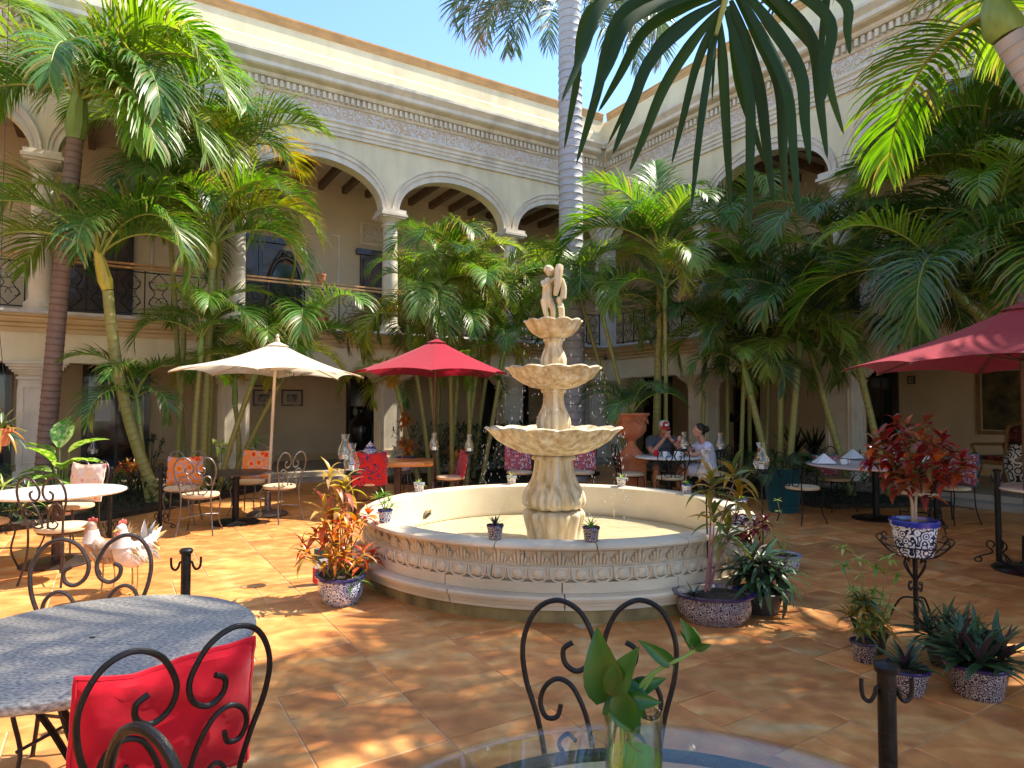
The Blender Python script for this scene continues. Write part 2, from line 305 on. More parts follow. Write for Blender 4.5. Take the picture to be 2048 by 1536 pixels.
# ---------------------------------------------------------------- special materials
def tilemat():
    m, N, L, b = newmat('mottled terracotta tile'); g = N.new('ShaderNodeNewGeometry')
    at = N.new('ShaderNodeAttribute'); at.attribute_name = 'tint'; sp = N.new('ShaderNodeSeparateColor'); L.new(at.outputs['Color'], sp.inputs[0])
    of = N.new('ShaderNodeVectorMath'); of.operation = 'MULTIPLY_ADD'; L.new(at.outputs['Color'], of.inputs[0]); of.inputs[1].default_value = (37, 53, 11); L.new(g.outputs['Position'], of.inputs[2])
    mp = N.new('ShaderNodeMapping'); mp.inputs['Rotation'].default_value = (0,0,-R(31.7)); mp.inputs['Scale'].default_value = (1.3,2.6,1); L.new(of.outputs[0], mp.inputs[0])
    n1 = N.new('ShaderNodeTexNoise'); n1.inputs['Scale'].default_value = 1.5; n1.inputs['Detail'].default_value = 7; n1.inputs['Distortion'].default_value = 1.2; L.new(mp.outputs[0], n1.inputs['Vector'])
    rp = N.new('ShaderNodeValToRGB'); e = rp.color_ramp.elements
    for i, (p, c) in enumerate([(.24,(.43,.155,.055)),(.38,(.53,.195,.055)),(.50,(.60,.25,.07)),(.63,(.64,.33,.11)),(.77,(.61,.43,.22))]):
        if i > 1: e.new(p)
        e[i].position = p; e[i].color = (*c, 1)
    L.new(n1.outputs['Fac'], rp.inputs[0])
    n2 = N.new('ShaderNodeTexNoise'); n2.inputs['Scale'].default_value = 9; n2.inputs['Detail'].default_value = 8; L.new(of.outputs[0], n2.inputs['Vector'])
    r2 = N.new('ShaderNodeValToRGB'); r2.color_ramp.elements[0].position = .35; r2.color_ramp.elements[0].color = (.78,.74,.70,1); r2.color_ramp.elements[1].position = .7; r2.color_ramp.elements[1].color = (1.12,1.1,1.08,1); L.new(n2.outputs['Fac'], r2.inputs[0])
    mu = N.new('ShaderNodeMix'); mu.data_type = 'RGBA'; mu.blend_type = 'MULTIPLY'; mu.inputs[0].default_value = 1; L.new(rp.outputs[0], mu.inputs[6]); L.new(r2.outputs[0], mu.inputs[7])
    hs = N.new('ShaderNodeHueSaturation'); va = N.new('ShaderNodeMath'); va.operation = 'MULTIPLY_ADD'; va.inputs[1].default_value = .42; va.inputs[2].default_value = .86; L.new(sp.outputs[2], va.inputs[0]); L.new(va.outputs[0], hs.inputs['Value']); L.new(mu.outputs[2], hs.inputs['Color'])
    L.new(hs.outputs[0], b.inputs['Base Color'])
    mr = N.new('ShaderNodeMapRange'); mr.inputs[3].default_value = .30; mr.inputs[4].default_value = .55; L.new(n2.outputs['Fac'], mr.inputs[0]); L.new(mr.outputs[0], b.inputs['Roughness'])
    bm = N.new('ShaderNodeBump'); bm.inputs['Strength'].default_value = .12; bm.inputs['Distance'].default_value = .006; L.new(n2.outputs['Fac'], bm.inputs['Height']); L.new(bm.outputs[0], b.inputs['Normal'])
    return m
tile_m = tilemat()
def trunkmat(name, c1, c2, ring, rs=11, rough=.7):
    """ringed palm stem: object z carries distance along the stem"""
    m, N, L, b = newmat(name); tc = N.new('ShaderNodeTexCoord')
    at = N.new('ShaderNodeAttribute'); at.attribute_name = 'tint'; sp = N.new('ShaderNodeSeparateColor'); L.new(at.outputs['Color'], sp.inputs[0])
    n1 = N.new('ShaderNodeTexNoise'); n1.inputs['Scale'].default_value = 5; n1.inputs['Detail'].default_value = 6; L.new(tc.outputs['Object'], n1.inputs['Vector'])
    rp = N.new('ShaderNodeMix'); rp.data_type = 'RGBA'; L.new(n1.outputs['Fac'], rp.inputs[0]); rp.inputs[6].default_value = (*c1, 1); rp.inputs[7].default_value = (*c2, 1)
    mx = N.new('ShaderNodeMix'); mx.data_type = 'RGBA'; L.new(sp.outputs[0], mx.inputs[0]); L.new(rp.outputs[2], mx.inputs[6]); mx.inputs[7].default_value = (*ring, 1); L.new(mx.outputs[2], b.inputs['Base Color'])
    b.inputs['Roughness'].default_value = rough
    n2 = N.new('ShaderNodeTexNoise'); n2.inputs['Scale'].default_value = 60; L.new(tc.outputs['Object'], n2.inputs['Vector']); bm = N.new('ShaderNodeBump'); bm.inputs['Strength'].default_value = .4; bm.inputs['Distance'].default_value = .01; L.new(n2.outputs['Fac'], bm.inputs['Height']); L.new(bm.outputs[0], b.inputs['Normal'])
    return m
tr_brown = trunkmat('reddish ringed trunk', (.17,.10,.075), (.30,.20,.15), (.09,.045,.03))
tr_green = trunkmat('green ringed stem', (.20,.22,.05), (.34,.32,.09), (.24,.17,.09), rough=.5)
tr_grey  = trunkmat('smooth grey trunk', (.34,.33,.33), (.47,.46,.46), (.30,.28,.27))
shaft_m  = M('green crownshaft', (.20,.30,.07), .35, var=.3, scale=4, bump=0, stretch=(3,3,.6))
shafty_m = M('yellow crownshaft', (.48,.40,.05), .4, var=.35, scale=4, bump=0, stretch=(3,3,.6))
fount_m  = M('weathered fountain stone', (.74,.66,.50), .7, var=.1, scale=2.6, bump=.35, bscale=55, stretch=(6,6,.4), dark=(.52,.36,.17), streak=.34)
basin_m  = M('pale basin stone', (.66,.54,.38), .65, var=.22, scale=1.6, bump=.3, bscale=60, stretch=(1,1,2.5), pos=True)
basinin_m= M('basin lining', (.68,.58,.40), .6, var=.16, scale=1.8, bump=.1, pos=True)
mossy_m  = M('damp mossy base stone', (.30,.22,.09), .7, var=.5, scale=6, bump=.4, stretch=(1,1,.3), pos=True)
def friezemat():
    m, N, L, b = newmat('painted relief frieze'); tc = N.new('ShaderNodeNewGeometry')
    vo = N.new('ShaderNodeTexVoronoi'); vo.inputs['Scale'].default_value = 5.5; L.new(tc.outputs['Position'], vo.inputs['Vector'])
    mu = N.new('ShaderNodeMath'); mu.operation = 'MULTIPLY'; mu.inputs[1].default_value = 26; L.new(vo.outputs['Distance'], mu.inputs[0]); sn = N.new('ShaderNodeMath'); sn.operation = 'SINE'; L.new(mu.outputs[0], sn.inputs[0])
    nz = N.new('ShaderNodeTexNoise'); nz.inputs['Scale'].default_value = 14; nz.inputs['Detail'].default_value = 5; L.new(tc.outputs['Position'], nz.inputs['Vector'])
    ad = N.new('ShaderNodeMath'); ad.operation = 'MULTIPLY_ADD'; ad.inputs[1].default_value = .16; L.new(sn.outputs[0], ad.inputs[0]); L.new(nz.outputs['Fac'], ad.inputs[2])
    rp = N.new('ShaderNodeValToRGB'); rp.color_ramp.elements[0].position = .42; rp.color_ramp.elements[0].color = (.58,.40,.24,1); rp.color_ramp.elements[1].position = .58; rp.color_ramp.elements[1].color = (.66,.62,.55,1)
    L.new(ad.outputs[0], rp.inputs[0]); L.new(rp.outputs[0], b.inputs['Base Color']); b.inputs['Roughness'].default_value = .85
    bm = N.new('ShaderNodeBump'); bm.inputs['Strength'].default_value = .6; bm.inputs['Distance'].default_value = .03; L.new(ad.outputs[0], bm.inputs['Height']); L.new(bm.outputs[0], b.inputs['Normal'])
    return m
frieze_m = friezemat()

# ---------------------------------------------------------------- ground and tiles
g = MB(); g.add([(-400,-400,-.006),(400,-400,-.006),(400,400,-.006),(-400,400,-.006)], [(0,1,2,3)])
ground = tag(g.build('ground', grout_m, smooth=False), kind='structure')
floor_o = thing('courtyard_floor', None, None); tag(floor_o, kind='structure')
TM = .285
FC = AB(0, 0); fcx, fcy = .41, 6.42
def tile_geo(mb, a0, b0, a1, b1):
    gap, bev = .0030, .004; q = [(a0+gap,b0+gap),(a1-gap,b0+gap),(a1-gap,b1-gap),(a0+gap,b1-gap)]
    q2 = [(a0+gap+bev,b0+gap+bev),(a1-gap-bev,b0+gap+bev),(a1-gap-bev,b1-gap-bev),(a0+gap+bev,b1-gap-bev)]
    dz = random.uniform(-.0012, .0006); vs = [AB(*p, -.02) for p in q]+[AB(*p, -.0032+dz) for p in q]+[AB(*p, dz) for p in q2]
    mb.col = (random.random(), random.random(), random.random(), 1)
    mb.add(vs, [(i, (i+1)%4, (i+1)%4+4, i+4) for i in range(4)]+[(i+4, (i+1)%4+4, (i+1)%4+8, i+8) for i in range(4)]+[(8,9,10,11)])
tiles = []
rt = random.Random(11)
for strip in range(-1, 19):                         # strips four modules wide along e1
    for_a = strip*4*TM+.1; occ = {}
    for r in range(0, 76):
        for k in range(4):
            if (r, k) in occ: continue
            opts = [(2,2),(2,2),(3,2),(2,1),(1,1),(2,3)]; rt.shuffle(opts)
            for (w_, h_) in opts+[(1,1)]:
                if k+w_ <= 4 and all((r+i, k+j) not in occ for i in range(h_) for j in range(w_)): break
            for i in range(h_):
                for j in range(w_): occ[(r+i, k+j)] = 1
            tiles.append((for_a+k*TM, .4+r*TM, for_a+(k+w_)*TM, .4+(r+h_)*TM))
def vis(t):
    c = AB((t[0]+t[2])/2, (t[1]+t[3])/2); return (c.y > 1.2 and abs(c.x) < c.y*.80+.4), c
near = []; rest = []
for t in tiles:
    v_, c = vis(t)
    if c.y < -4 or t[0] < .3 or (c.x-fcx)**2+(c.y-fcy)**2 < 1.6**2: continue
    (near if v_ else rest).append((c.length, t))
near.sort()
random.seed(3)
for i, (d, t) in enumerate(near):
    if i < 290:
        mb = MB(); tile_geo(mb, *t); mb.build('tile', tile_m, floor_o, smooth=False)
mb = MB()
for d, t in near[290:]+rest: tile_geo(mb, *t)
tag(mb.build('tile_paving', tile_m, floor_o, smooth=False), kind='stuff')

# ---------------------------------------------------------------- arcaded wings
class Wing:
    def __init__(s, left, far=None): s.l = left; s.far = far
    def p(s, a, n, z): return AB(a, n, z) if s.l else AB(n if s.far is None else s.far-n, a, z)
    def box(s, mb, a0, a1, n0, n1, z0, z1):
        q = [s.p(*c) for c in ((a0,n0,z0),(a1,n0,z0),(a1,n1,z0),(a0,n1,z0),(a0,n0,z1),(a1,n0,z1),(a1,n1,z1),(a0,n1,z1))]
        return mb.hexa(q if not s.l else [q[i] for i in (0,3,2,1,4,7,6,5)])
    def prism(s, mb, prof, a0, a1, segs=1):       # prof: (n, z) outline swept along the wing
        k = len(prof); vs = []
        for i in range(segs+1):
            a = a0+(a1-a0)*i/segs; vs += [s.p(a, n, z) for n, z in prof]
        fs = [(i*k+j, i*k+j+1, (i+1)*k+j+1, (i+1)*k+j) for i in range(segs) for j in range(k-1)]
        return mb.add(vs, fs+[tuple(range(k)), tuple(range(segs*k+k-1, segs*k-1, -1))])
def build_wing(left, cols, end, label, far=None):
    W = Wing(left, far); root = thing('arcaded_wing', label, 'building', AB(0,0) if left else AB(.01,.01))
    root.location = (0,0,0)
    def part(name, fn, mat, smooth=False, par=None):
        mb = MB(); fn(mb); return mb.build(name, mat, par or root, smooth=smooth)
    edges = [0]+cols+[end]
    # gallery floors, step, back walls, ceilings
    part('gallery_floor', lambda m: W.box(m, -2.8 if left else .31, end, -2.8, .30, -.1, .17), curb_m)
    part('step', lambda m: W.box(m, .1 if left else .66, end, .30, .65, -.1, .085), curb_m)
    part('upper_floor', lambda m: W.box(m, -2.8 if left else .01, end, -2.8, -.02, 2.86, 3.10), curb_m)
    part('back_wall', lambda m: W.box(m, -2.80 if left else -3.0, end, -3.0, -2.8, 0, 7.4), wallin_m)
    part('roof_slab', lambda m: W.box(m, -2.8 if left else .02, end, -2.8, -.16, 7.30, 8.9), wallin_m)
    for i in range(int(end/.62)):
        part('ceiling_beam', lambda m: W.box(m, .3+i*.62, .3+i*.62+.12, -2.8, -.2, 7.12, 7.298), beam_m)
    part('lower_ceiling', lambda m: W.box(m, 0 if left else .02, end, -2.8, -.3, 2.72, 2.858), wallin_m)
    part('skirting', lambda m: W.box(m, .1, end, -2.8, -2.77, .17, .33), ochre_m)
    # lower wall band and ledge mouldings
    part('lower_wall', lambda m: W.box(m, -.2 if left else .19, end, -.30, .19, 2.28, 2.80), wall_m)
    part('ledge_moulding', lambda m: W.prism(m, [(-.3,2.79),(.23,2.79),(.23,2.86),(.27,2.88),(.27,2.93),(.33,2.95),(.36,3.0),(.36,3.03),(.41,3.05),(.41,3.08),(-.3,3.08)], .3, end), ochre_m)
    part('ledge', lambda m: W.prism(m, [(-.31,3.082),(.44,3.082),(.455,3.11),(.44,3.15),(-.31,3.15)], .3, end), ledge_m)
    def pillar(c):
        def f(m):
            W.box(m, c-.26, c+.26, -.26, .20, .17, 2.06); W.box(m, c-.30, c+.30, -.30, .24, .17, .42)
        pl = part('pillar', f, stone_m)
        def cap(m):
            for k, (e_, z0, z1) in enumerate([(.03,1.98,2.02),(.05,2.06,2.10),(.085,2.10,2.14),(.12,2.14,2.19),(.16,2.19,2.235),(.19,2.235,2.278)]): W.box(m, c-.26-e_, c+.26+e_, -.27-e_*.5, .20+e_, z0, z1)
        part('capital', cap, stone_m, par=pl)
        def pan(m):
            for k in (-.20,.18): W.box(m, c+k-.0, c+k+.02, .20, .218, .55, 1.86)
            W.box(m, c-.18, c+.18, .20, .218, 1.84, 1.86); W.box(m, c-.18, c+.18, .20, .218, .55, .57)
            for k in (-.18,.12): W.box(m, c+.26, c+.278, k, k+.02, .55, 1.86)
            W.box(m, c+.26, c+.278, -.16, .12, 1.84, 1.86)
        part('panel_moulding', pan, stone_m, par=pl)
    for c in cols: pillar(c)
    pillar(.42 if left else .56)
    # upper storey: columns, arches
    def column(c, r0=.178):
        mb = MB(); o_ = W.p(c, 0, 0)
        mb.lathe([(.27,3.15),(.27,3.22),(.24,3.24),(.25,3.28),(.235,3.32),(.20,3.35),(r0,3.40),(r0*1.01,4.2),(r0*.90,5.55),(r0*.9,5.58),(.20,5.60),(.20,5.63),(.17,5.65)], 20, o_)
        col = mb.build('column', stone_m, root)
        mb = MB(); mb.lathe([(.16,5.65),(.19,5.70),(.25,5.76)], 20, o_); W.box(mb, c-.27, c+.27, -.27, .27, 5.76, 5.80); W.box(mb, c-.31, c+.31, -.31, .31, 5.802, 5.86); W.box(mb, c-.28, c+.28, -.28, .28, 5.862, 5.95)
        mb.build('capital', stone_m, col)
    for c in cols: column(c)
    mb = MB(); W.box(mb, .04 if left else .22, .22 if left else .44, -.2 if left else .04, .2, 3.15, 5.95); mb.build('corner_pier', stone_m, root, smooth=False)
    ZS, RISE, ZT = 5.95, .93, 7.5
    for i in range(len(edges)-1):
        a0, a1 = edges[i], edges[i+1]; l, r = (a0+.20 if i else a0+.24), a1-.20; cx, rx = (l+r)/2, (r-l)/2; n = 28
        def arch(m):
            arc = [(cx-rx*math.cos(math.pi*k/n), ZS+RISE*math.sin(math.pi*k/n)**.92) for k in range(n+1)]
            for nn in (0, -.28):
                b = [W.p(x, nn, z) for x, z in arc]+[W.p(a0+(a1-a0)*k/n, nn, ZT) for k in range(n+1)]
                m.add(b, [(k, k+1, n+2+k, n+1+k) for k in range(n)])
                e = [W.p(a0,nn,ZS), W.p(l,nn,ZS), W.p(a0,nn,ZT), W.p(r,nn,ZS), W.p(a1,nn,ZS), W.p(a1,nn,ZT)]; m.add(e, [(0,1,2),(3,4,5)])
            b = [W.p(x, 0, z) for x, z in arc]+[W.p(x, -.28, z) for x, z in arc]; m.add(b, [(k, k+1, n+2+k, n+1+k) for k in range(n)])
            m.add([W.p(a0,0,ZS),W.p(l,0,ZS),W.p(l,-.28,ZS),W.p(a0,-.28,ZS),W.p(r,0,ZS),W.p(a1,0,ZS),W.p(a1,-.28,ZS),W.p(r,-.28,ZS)], [(0,1,2,3),(4,5,6,7)])
        part('arch_wall', arch, wall_m)
        def arv(m):                                   # stepped archivolt
            steps = [(0,.0),(0,.045),(.09,.045),(.09,.03),(.15,.03),(.15,.06),(.23,.06),(.25,.085),(.28,.085),(.28,0)]; k = len(steps); vs = []
            for j in range(n+1):
                q = math.pi*j/n
                for d, h in steps:
                    x = cx-(rx+d*.62-.0)*math.cos(q); z = ZS+(RISE+d)*math.sin(q)**.92
                    x = max(a0+.01, min(a1-.01, x)); vs.append(W.p(x, h, z))
            m.add(vs, [(j*k+i2, j*k+i2+1, (j+1)*k+i2+1, (j+1)*k+i2) for j in range(n) for i2 in range(k-1)])
        part('archivolt', arv, stone_m)
        # railing of this bay
        rl = MB()
        for zz in (4.17, 4.10): W.box(rl, l, r, -.03+.0, .03, zz-.022, zz+.012)
        ro = rl.build('railing', rail_m, root, smooth=False)
        sc_ = MB(); W.box(sc_, l, r, -.012, .012, 3.24, 3.262); W.box(sc_, l, r, -.012, .012, 4.02, 4.04)
        nb = max(3, int((r-l)/.42))
        for k in range(nb+1):
            x = l+.02+(r-l-.04)*k/nb; W.box(sc_, x-.011, x+.011, -.011, .011, 3.15, 4.06)
        sc_.build('railing_bars', iron_m, ro, smooth=False)
        sm = MB()
        for k in range(nb):
            x = l+.02+(r-l-.04)*(k+.5)/nb; hw = (r-l)/nb*.36
            for sg in (1, -1):
                for zc, fl in ((3.46,1),(3.82,-1)):
                    pts = []
                    for j in range(16):
                        th = j/15*4.6; rr = .035+(.13-.035)*(1-j/15); pts.append(W.p(x+sg*(hw*.5-rr*math.cos(th)), 0, zc+fl*rr*math.sin(th)*1.1))
                    sm.tube(pts, .008, 4)
                sm.tube([W.p(x, 0, 3.27), W.p(x+sg*hw, 0, 3.46), W.p(x+sg*hw*.35, 0, 3.64), W.p(x+sg*hw, 0, 3.84), W.p(x, 0, 4.02)], .008, 4)
        sm.build('railing_scrolls', iron_m, ro)
        # upper gallery doors and wall panels
        dx = (a0+a1)/2+(.75 if left else -.2)
        def dr(m): W.box(m, dx-.62, dx+.62, -2.80, -2.70, 3.10, 5.55); W.box(m, dx-.74, dx+.74, -2.80, -2.64, 5.552, 5.70)
        d_ = part('gallery_door', dr, woodd_m)
        for sg in (-.30, .30):
            part('door_leaf', lambda m: W.box(m, dx+sg-.26, dx+sg+.26, -2.70, -2.66, 3.12, 5.45), woodd_m, par=d_)
            for z0 in (3.3, 4.05, 4.8): part('door_panel', lambda m: W.box(m, dx+sg-.18, dx+sg+.18, -2.66, -2.645, z0, z0+.6), M_door, par=d_)
        def pnl(m):
            px = (a0+a1)/2-.75 if left else (a0+a1)/2+1.0
            for (x0, x1, z0, z1) in ((px-.55,px+.55,4.2,6.0),(dx-.62,dx+.62,5.85,6.45)):
                for q0, q1, q2, q3 in ((x0,x1,z0,z0+.05),(x0,x1,z1-.05,z1),(x0,x0+.05,z0+.05,z1-.05),(x1-.05,x1,z0+.05,z1-.05)): W.box(m, q0, q1, -2.80, -2.765, q2, q3)
        part('wall_panel_frame', pnl, stone_m)
        part('relief_panel', lambda m: W.box(m, dx-.5, dx+.5, -2.80, -2.775, 5.95, 6.35), frieze_m)
    # entablature
    part('upper_wall_top', lambda m: W.box(m, .0 if left else .01, end, -.28, 0, 7.5, 9.0), wall_m)
    part('architrave', lambda m: W.prism(m, [(-.1,7.42),(.05,7.42),(.05,7.50),(.075,7.505),(.075,7.58),(.10,7.585),(.10,7.65),(.14,7.69),(.14,7.74),(-.1,7.74)], .14, end), stone_m)
    part('frieze', lambda m: W.box(m, .04 if left else .06, end, -.1, .055, 7.742, 8.08), frieze_m)
    part('cornice_bed', lambda m: W.prism(m, [(-.1,8.08),(.08,8.08),(.10,8.11),(.10,8.285),(-.1,8.285)], .10, end), stone_m)
    dm = MB(); k = .14
    while k < end: W.box(dm, k, k+.065, .10, .175, 8.135, 8.27); k += .125
    tag(dm.build('dentil_course', stone_m, root, smooth=False), kind='stuff')
    part('cornice', lambda m: W.prism(m, [(-.1,8.287),(.19,8.287),(.22,8.32),(.22,8.37),(.36,8.39),(.40,8.42),(.40,8.50),(.44,8.54),(.50,8.60),(.50,8.66),(.06,8.70),(-.1,8.70)], .50, end), stone_m)
    part('parapet', lambda m: W.prism(m, [(-.2,8.70),(.11,8.70),(.11,9.05),(.085,9.07),(.065,9.10),(.065,9.47),(-.2,9.47)], .065, end), wall_m)
    part('roof_trim', lambda m: W.prism(m, [(-.22,9.47),(.085,9.47),(.085,9.53),(.10,9.55),(.10,9.62),(.118,9.64),(.118,9.67),(-.22,9.68)], .155, end), trim_m)
    return W, root
M_door = M('door panel wood', (.075,.035,.018), .35, var=.3, scale=4, coat=.3)
colsL = [3.15, 6.35, 9.60, 12.77, 15.95]; colsR = [3.42, 6.84, 10.26, 13.68, 17.1, 20.5]
WL, wingL = build_wing(True, colsL, 17.55, 'long cream arcaded wing with cream umbrella and leaning palm before it')
WR, wingR = build_wing(False, colsR, 24.0, 'shaded arcaded wing behind the couple and the red croton')
build_wing(False, [3.5,7.0,10.5,14.0,17.5,21.0], 24.0, 'sunlit arcaded wing closing the courtyard beyond the granite table', 17.6)
# lower gallery doors
def lower_door(W, root, a, wd, zt=2.2, panes=True):
    mb = MB(); W.box(mb, a-wd/2, a+wd/2, -2.80, -2.73, .17, zt+.35); d = mb.build('doorway', woodd_m, root, smooth=False)
    k = max(2, int(wd/.55))
    for i in range(k):
        x0 = a-wd/2+.08+i*(wd-.16)/k; mb = MB(); W.box(mb, x0+.03, x0+(wd-.16)/k-.03, -2.73, -2.715, .25, zt+.25); mb.build('door_pane', dglass_m, d, smooth=False)
    return d
# ---------------------------------------------------------------- fountain
def fountain():
    fx, fy = fcx, fcy
    root = thing('stone_fountain', 'three tiered pale stone fountain with round basin and statue on top', 'fountain', (fx, fy, 0))
    def ring(prof, n_seg, name, mat, off=0, par=root, gap=.0022, res=8):
        out = []
        for i in range(n_seg):
            a0 = off+2*math.pi*i/n_seg+gap; a1 = off+2*math.pi*(i+1)/n_seg-gap
            mb = MB(); mb.lathe(prof, res, a0=a0, a1=a1, caps=True); out.append(mb.build(name, mat, par))
        return out
    basin = MB(); basin.lathe([(1.655,.19),(0.01,.20)], 64); bo = basin.build('basin_floor', basinin_m, root)
    mb = MB(); mb.lathe([(1.84,-.01),(1.855,.06),(1.85,.10)], 96); mb.build('base_band', mossy_m, root)
    ring([(1.66,.098),(1.885,.098),(1.885,.125),(1.895,.13),(1.895,.155),(1.92,.162),(1.925,.182),(1.915,.198),(1.66,.198)], 14, 'plinth_stone', basin_m, .20)
    ring([(1.66,.2),(1.83,.2),(1.83,.275),(1.66,.275)], 13, 'wall_stone', basin_m, .33)
    ring([(1.66,.277),(1.80,.277),(1.822,.30),(1.815,.34),(1.79,.372),(1.66,.372)], 13, 'egg_course', basin_m, .05)
    ring([(1.66,.374),(1.79,.374),(1.765,.385),(1.758,.43),(1.772,.475),(1.80,.49),(1.66,.49)], 13, 'leaf_course', basin_m, .18)
    ring([(1.655,.30),(1.655,.492),(1.825,.492),(1.855,.502),(1.862,.515),(1.855,.532),(1.83,.545),(1.70,.548),(1.665,.542),(1.652,.53)], 16, 'rim_stone', basin_m, .1)
    mb = MB(); mb.lathe([(1.653,.53),(1.648,.50),(1.645,.20)], 96); mb.build('basin_lining', basinin_m, root)
    # carved egg and leaf motifs
    e = MB(); e.ball((0,0,0), (.022,.043,.040), 8, 6)
    for s in (-1, 1): e.tube(cr([(.006,s*.066,.042),(.012,s*.064,0),(.010,s*.045,-.038),(.008,0,-.052)], 3), .0075, 5)
    em = e.mesh('egg_motif', basin_m); sharp(em, 50)
    l = MB()
    for k, (dy, h, wd) in enumerate([(0,.105,.020),(-.027,.08,.017),(.027,.08,.017),(-.05,.055,.014),(.05,.055,.014)]):
        pts = [(.004,dy*.8,-.05),(.012,dy,-.02),(.014,dy*1.05,h-.075),(.022,dy*1.1,h-.052)]
        l.tube(cr(pts,3), [wd*.5,wd*.55,wd*.6,wd*.65,wd*.7,wd*.72,wd*.72,wd*.68,wd*.6,wd*.3], 6, sq=1)
    lm = l.mesh('leaf_motif', basin_m); sharp(lm, 50)
    n = 76
    for i in range(n):
        q = 2*math.pi*(i+.5)/n
        if math.sin(q) > .35: continue
        for me, r, z in ((em, 1.812, .326), (lm, 1.764, .433)):
            link(me.name, me, root, Matrix.Translation((r*math.cos(q), r*math.sin(q), z)) @ Matrix.Rotation(q, 4, 'Z'))
    # pedestals: lobed baluster shapes
    lob = lambda k, a: (lambda q, r, z: 1+a*abs(math.sin(k*q/2))-a*.5)
    def ped(name, prof, k=16, a=.05):
        mb = MB(); mb.lathe(prof, 192, mod=lob(k, a)); return mb.build(name, fount_m, root)
    def sm(pts, n=4): return [(p.x, p.z) for p in cr([(r,0,z) for r,z in pts], n)]
    ped('base_block', [(.25,.20)]+sm([(.255,.21),(.262,.30),(.29,.42),(.295,.47),(.27,.50),(.20,.515)]), 12, .09)
    ped('lower_baluster', [(.19,.512)]+sm([(.25,.52),(.295,.56),(.300,.62),(.27,.70),(.215,.80),(.190,.90),(.182,.985)])+sm([(.20,.99),(.212,1.005),(.20,1.03)])+[(.15,1.04)], 14, .11)
    ped('middle_baluster', [(.11,1.24)]+sm([(.15,1.28),(.166,1.34),(.150,1.42),(.112,1.50),(.096,1.58),(.10,1.64)])+sm([(.118,1.65),(.118,1.675),(.10,1.69)]), 14, .10)
    ped('upper_baluster', [(.10,1.86)]+sm([(.126,1.92),(.128,1.98),(.10,2.06),(.082,2.11),(.088,2.15)])+sm([(.10,2.155),(.10,2.175),(.08,2.19)]), 12, .05)
    def bowl(name, z0, zr, rr, r0, k):
        def md(q, r, z):
            t = max(0, (r-r0)/(rr-r0)); lobe = abs(math.cos(k*q/2))
            return 1+(.06*lobe-.03)*t**.6+.010*math.cos(k*5*q)*(1 if .15 < t < .93 else 0)
        h = zr-z0; out = [(r0,z0),(r0+(rr-r0)*.30,z0+h*.12),(r0+(rr-r0)*.55,z0+h*.33),(r0+(rr-r0)*.76,z0+h*.60),(r0+(rr-r0)*.90,z0+h*.84),(rr*.975,z0+h*.93),(rr,z0+h*.98),(rr*1.0,zr),(rr*.97,zr+.012),(rr*.92,zr-.01),(rr*.75,zr-h*.3),(r0,zr-h*.6),(.02,zr-h*.62)]
        mb = MB(); mb.lathe(out, 180, mod=md)
        # wavy lip
        for i, p in enumerate(mb.v):
            r_ = math.hypot(p[0], p[1])
            if r_ > rr*.86 and p[2] > z0+h*.7: mb.v[i] = (p[0], p[1], p[2]+.018*abs(math.cos(k*math.atan2(p[1], p[0])/2)))
        o = mb.build(name, fount_m, root)
        wt = MB(); wt.lathe([(rr*.86,zr-.03),(.01,zr-.03)], 48); wt.build('bowl_water', water_m, o)
    bowl('lower_bowl', 1.03, 1.285, .665, .17, 14)
    bowl('middle_bowl', 1.675, 1.875, .468, .11, 12)
    bowl('upper_bowl', 2.18, 2.335, .288, .085, 10)
    # statue: figure holding a vessel over a second small figure
    st = MB(); z = 2.33; ox = -.035
    st.lathe([(.10,z),(.115,z+.03),(.10,z+.06),(.075,z+.07)], 16)
    def lim(pts, r): r = [q_*.86 for q_ in r]; st.tube(cr(pts, 4), [a for a in __import__('itertools').chain(*[[r[i]+(r[i+1]-r[i])*k/4 for k in range(4)] for i in range(len(r)-1)])]+[r[-1]], 9)
    lim([(ox-.025,0,z+.05),(ox-.045,-.005,z+.14),(ox-.055,0,z+.24)], [.026,.034,.048])
    lim([(ox+.03,-.02,z+.05),(ox+.028,-.035,z+.14),(ox-.01,-.01,z+.24)], [.026,.034,.048])
    lim([(ox-.035,0,z+.22),(ox-.03,0,z+.29),(ox-.022,0,z+.36),(ox-.018,0,z+.42),(ox-.01,0,z+.46)], [.062,.052,.058,.056,.026])
    st.ball((ox,-.012,z+.525), (.045,.050,.056)); st.ball((ox-.012,.01,z+.545), (.052,.052,.045)); st.ball((ox+.0,-.058,z+.515), (.008,.012,.012))
    lim([(ox-.07,0,z+.42),(ox-.05,-.055,z+.365),(ox+.03,-.08,z+.43),(ox+.075,-.07,z+.44)], [.026,.022,.018,.016])
    lim([(ox+.04,0,z+.42),(ox+.085,-.02,z+.38),(ox+.10,-.05,z+.40)], [.024,.02,.016])
    lim([(ox+.05,-.055,z+.27),(ox+.075,-.05,z+.40),(ox+.088,-.035,z+.52),(ox+.10,-.02,z+.575)], [.022,.046,.052,.045])
    lim([(ox+.12,.0,z+.05),(ox+.115,.0,z+.15),(ox+.10,0,z+.22)], [.035,.038,.03]); st.ball((ox+.095,-.01,z+.235), (.032,.032,.035))
    lim([(ox+.12,-.02,z+.15),(ox+.075,-.04,z+.17)], [.018,.014]); lim([(ox+.13,0,z+.25),(ox+.14,0,z+.36),(ox+.12,0,z+.45)], [.04,.035,.022])
    so_ = st.build('statue', fount_m, root); md = so_.modifiers.new('fuse', 'REMESH'); md.mode = 'VOXEL'; md.voxel_size = .0055; md.use_smooth_shade = True
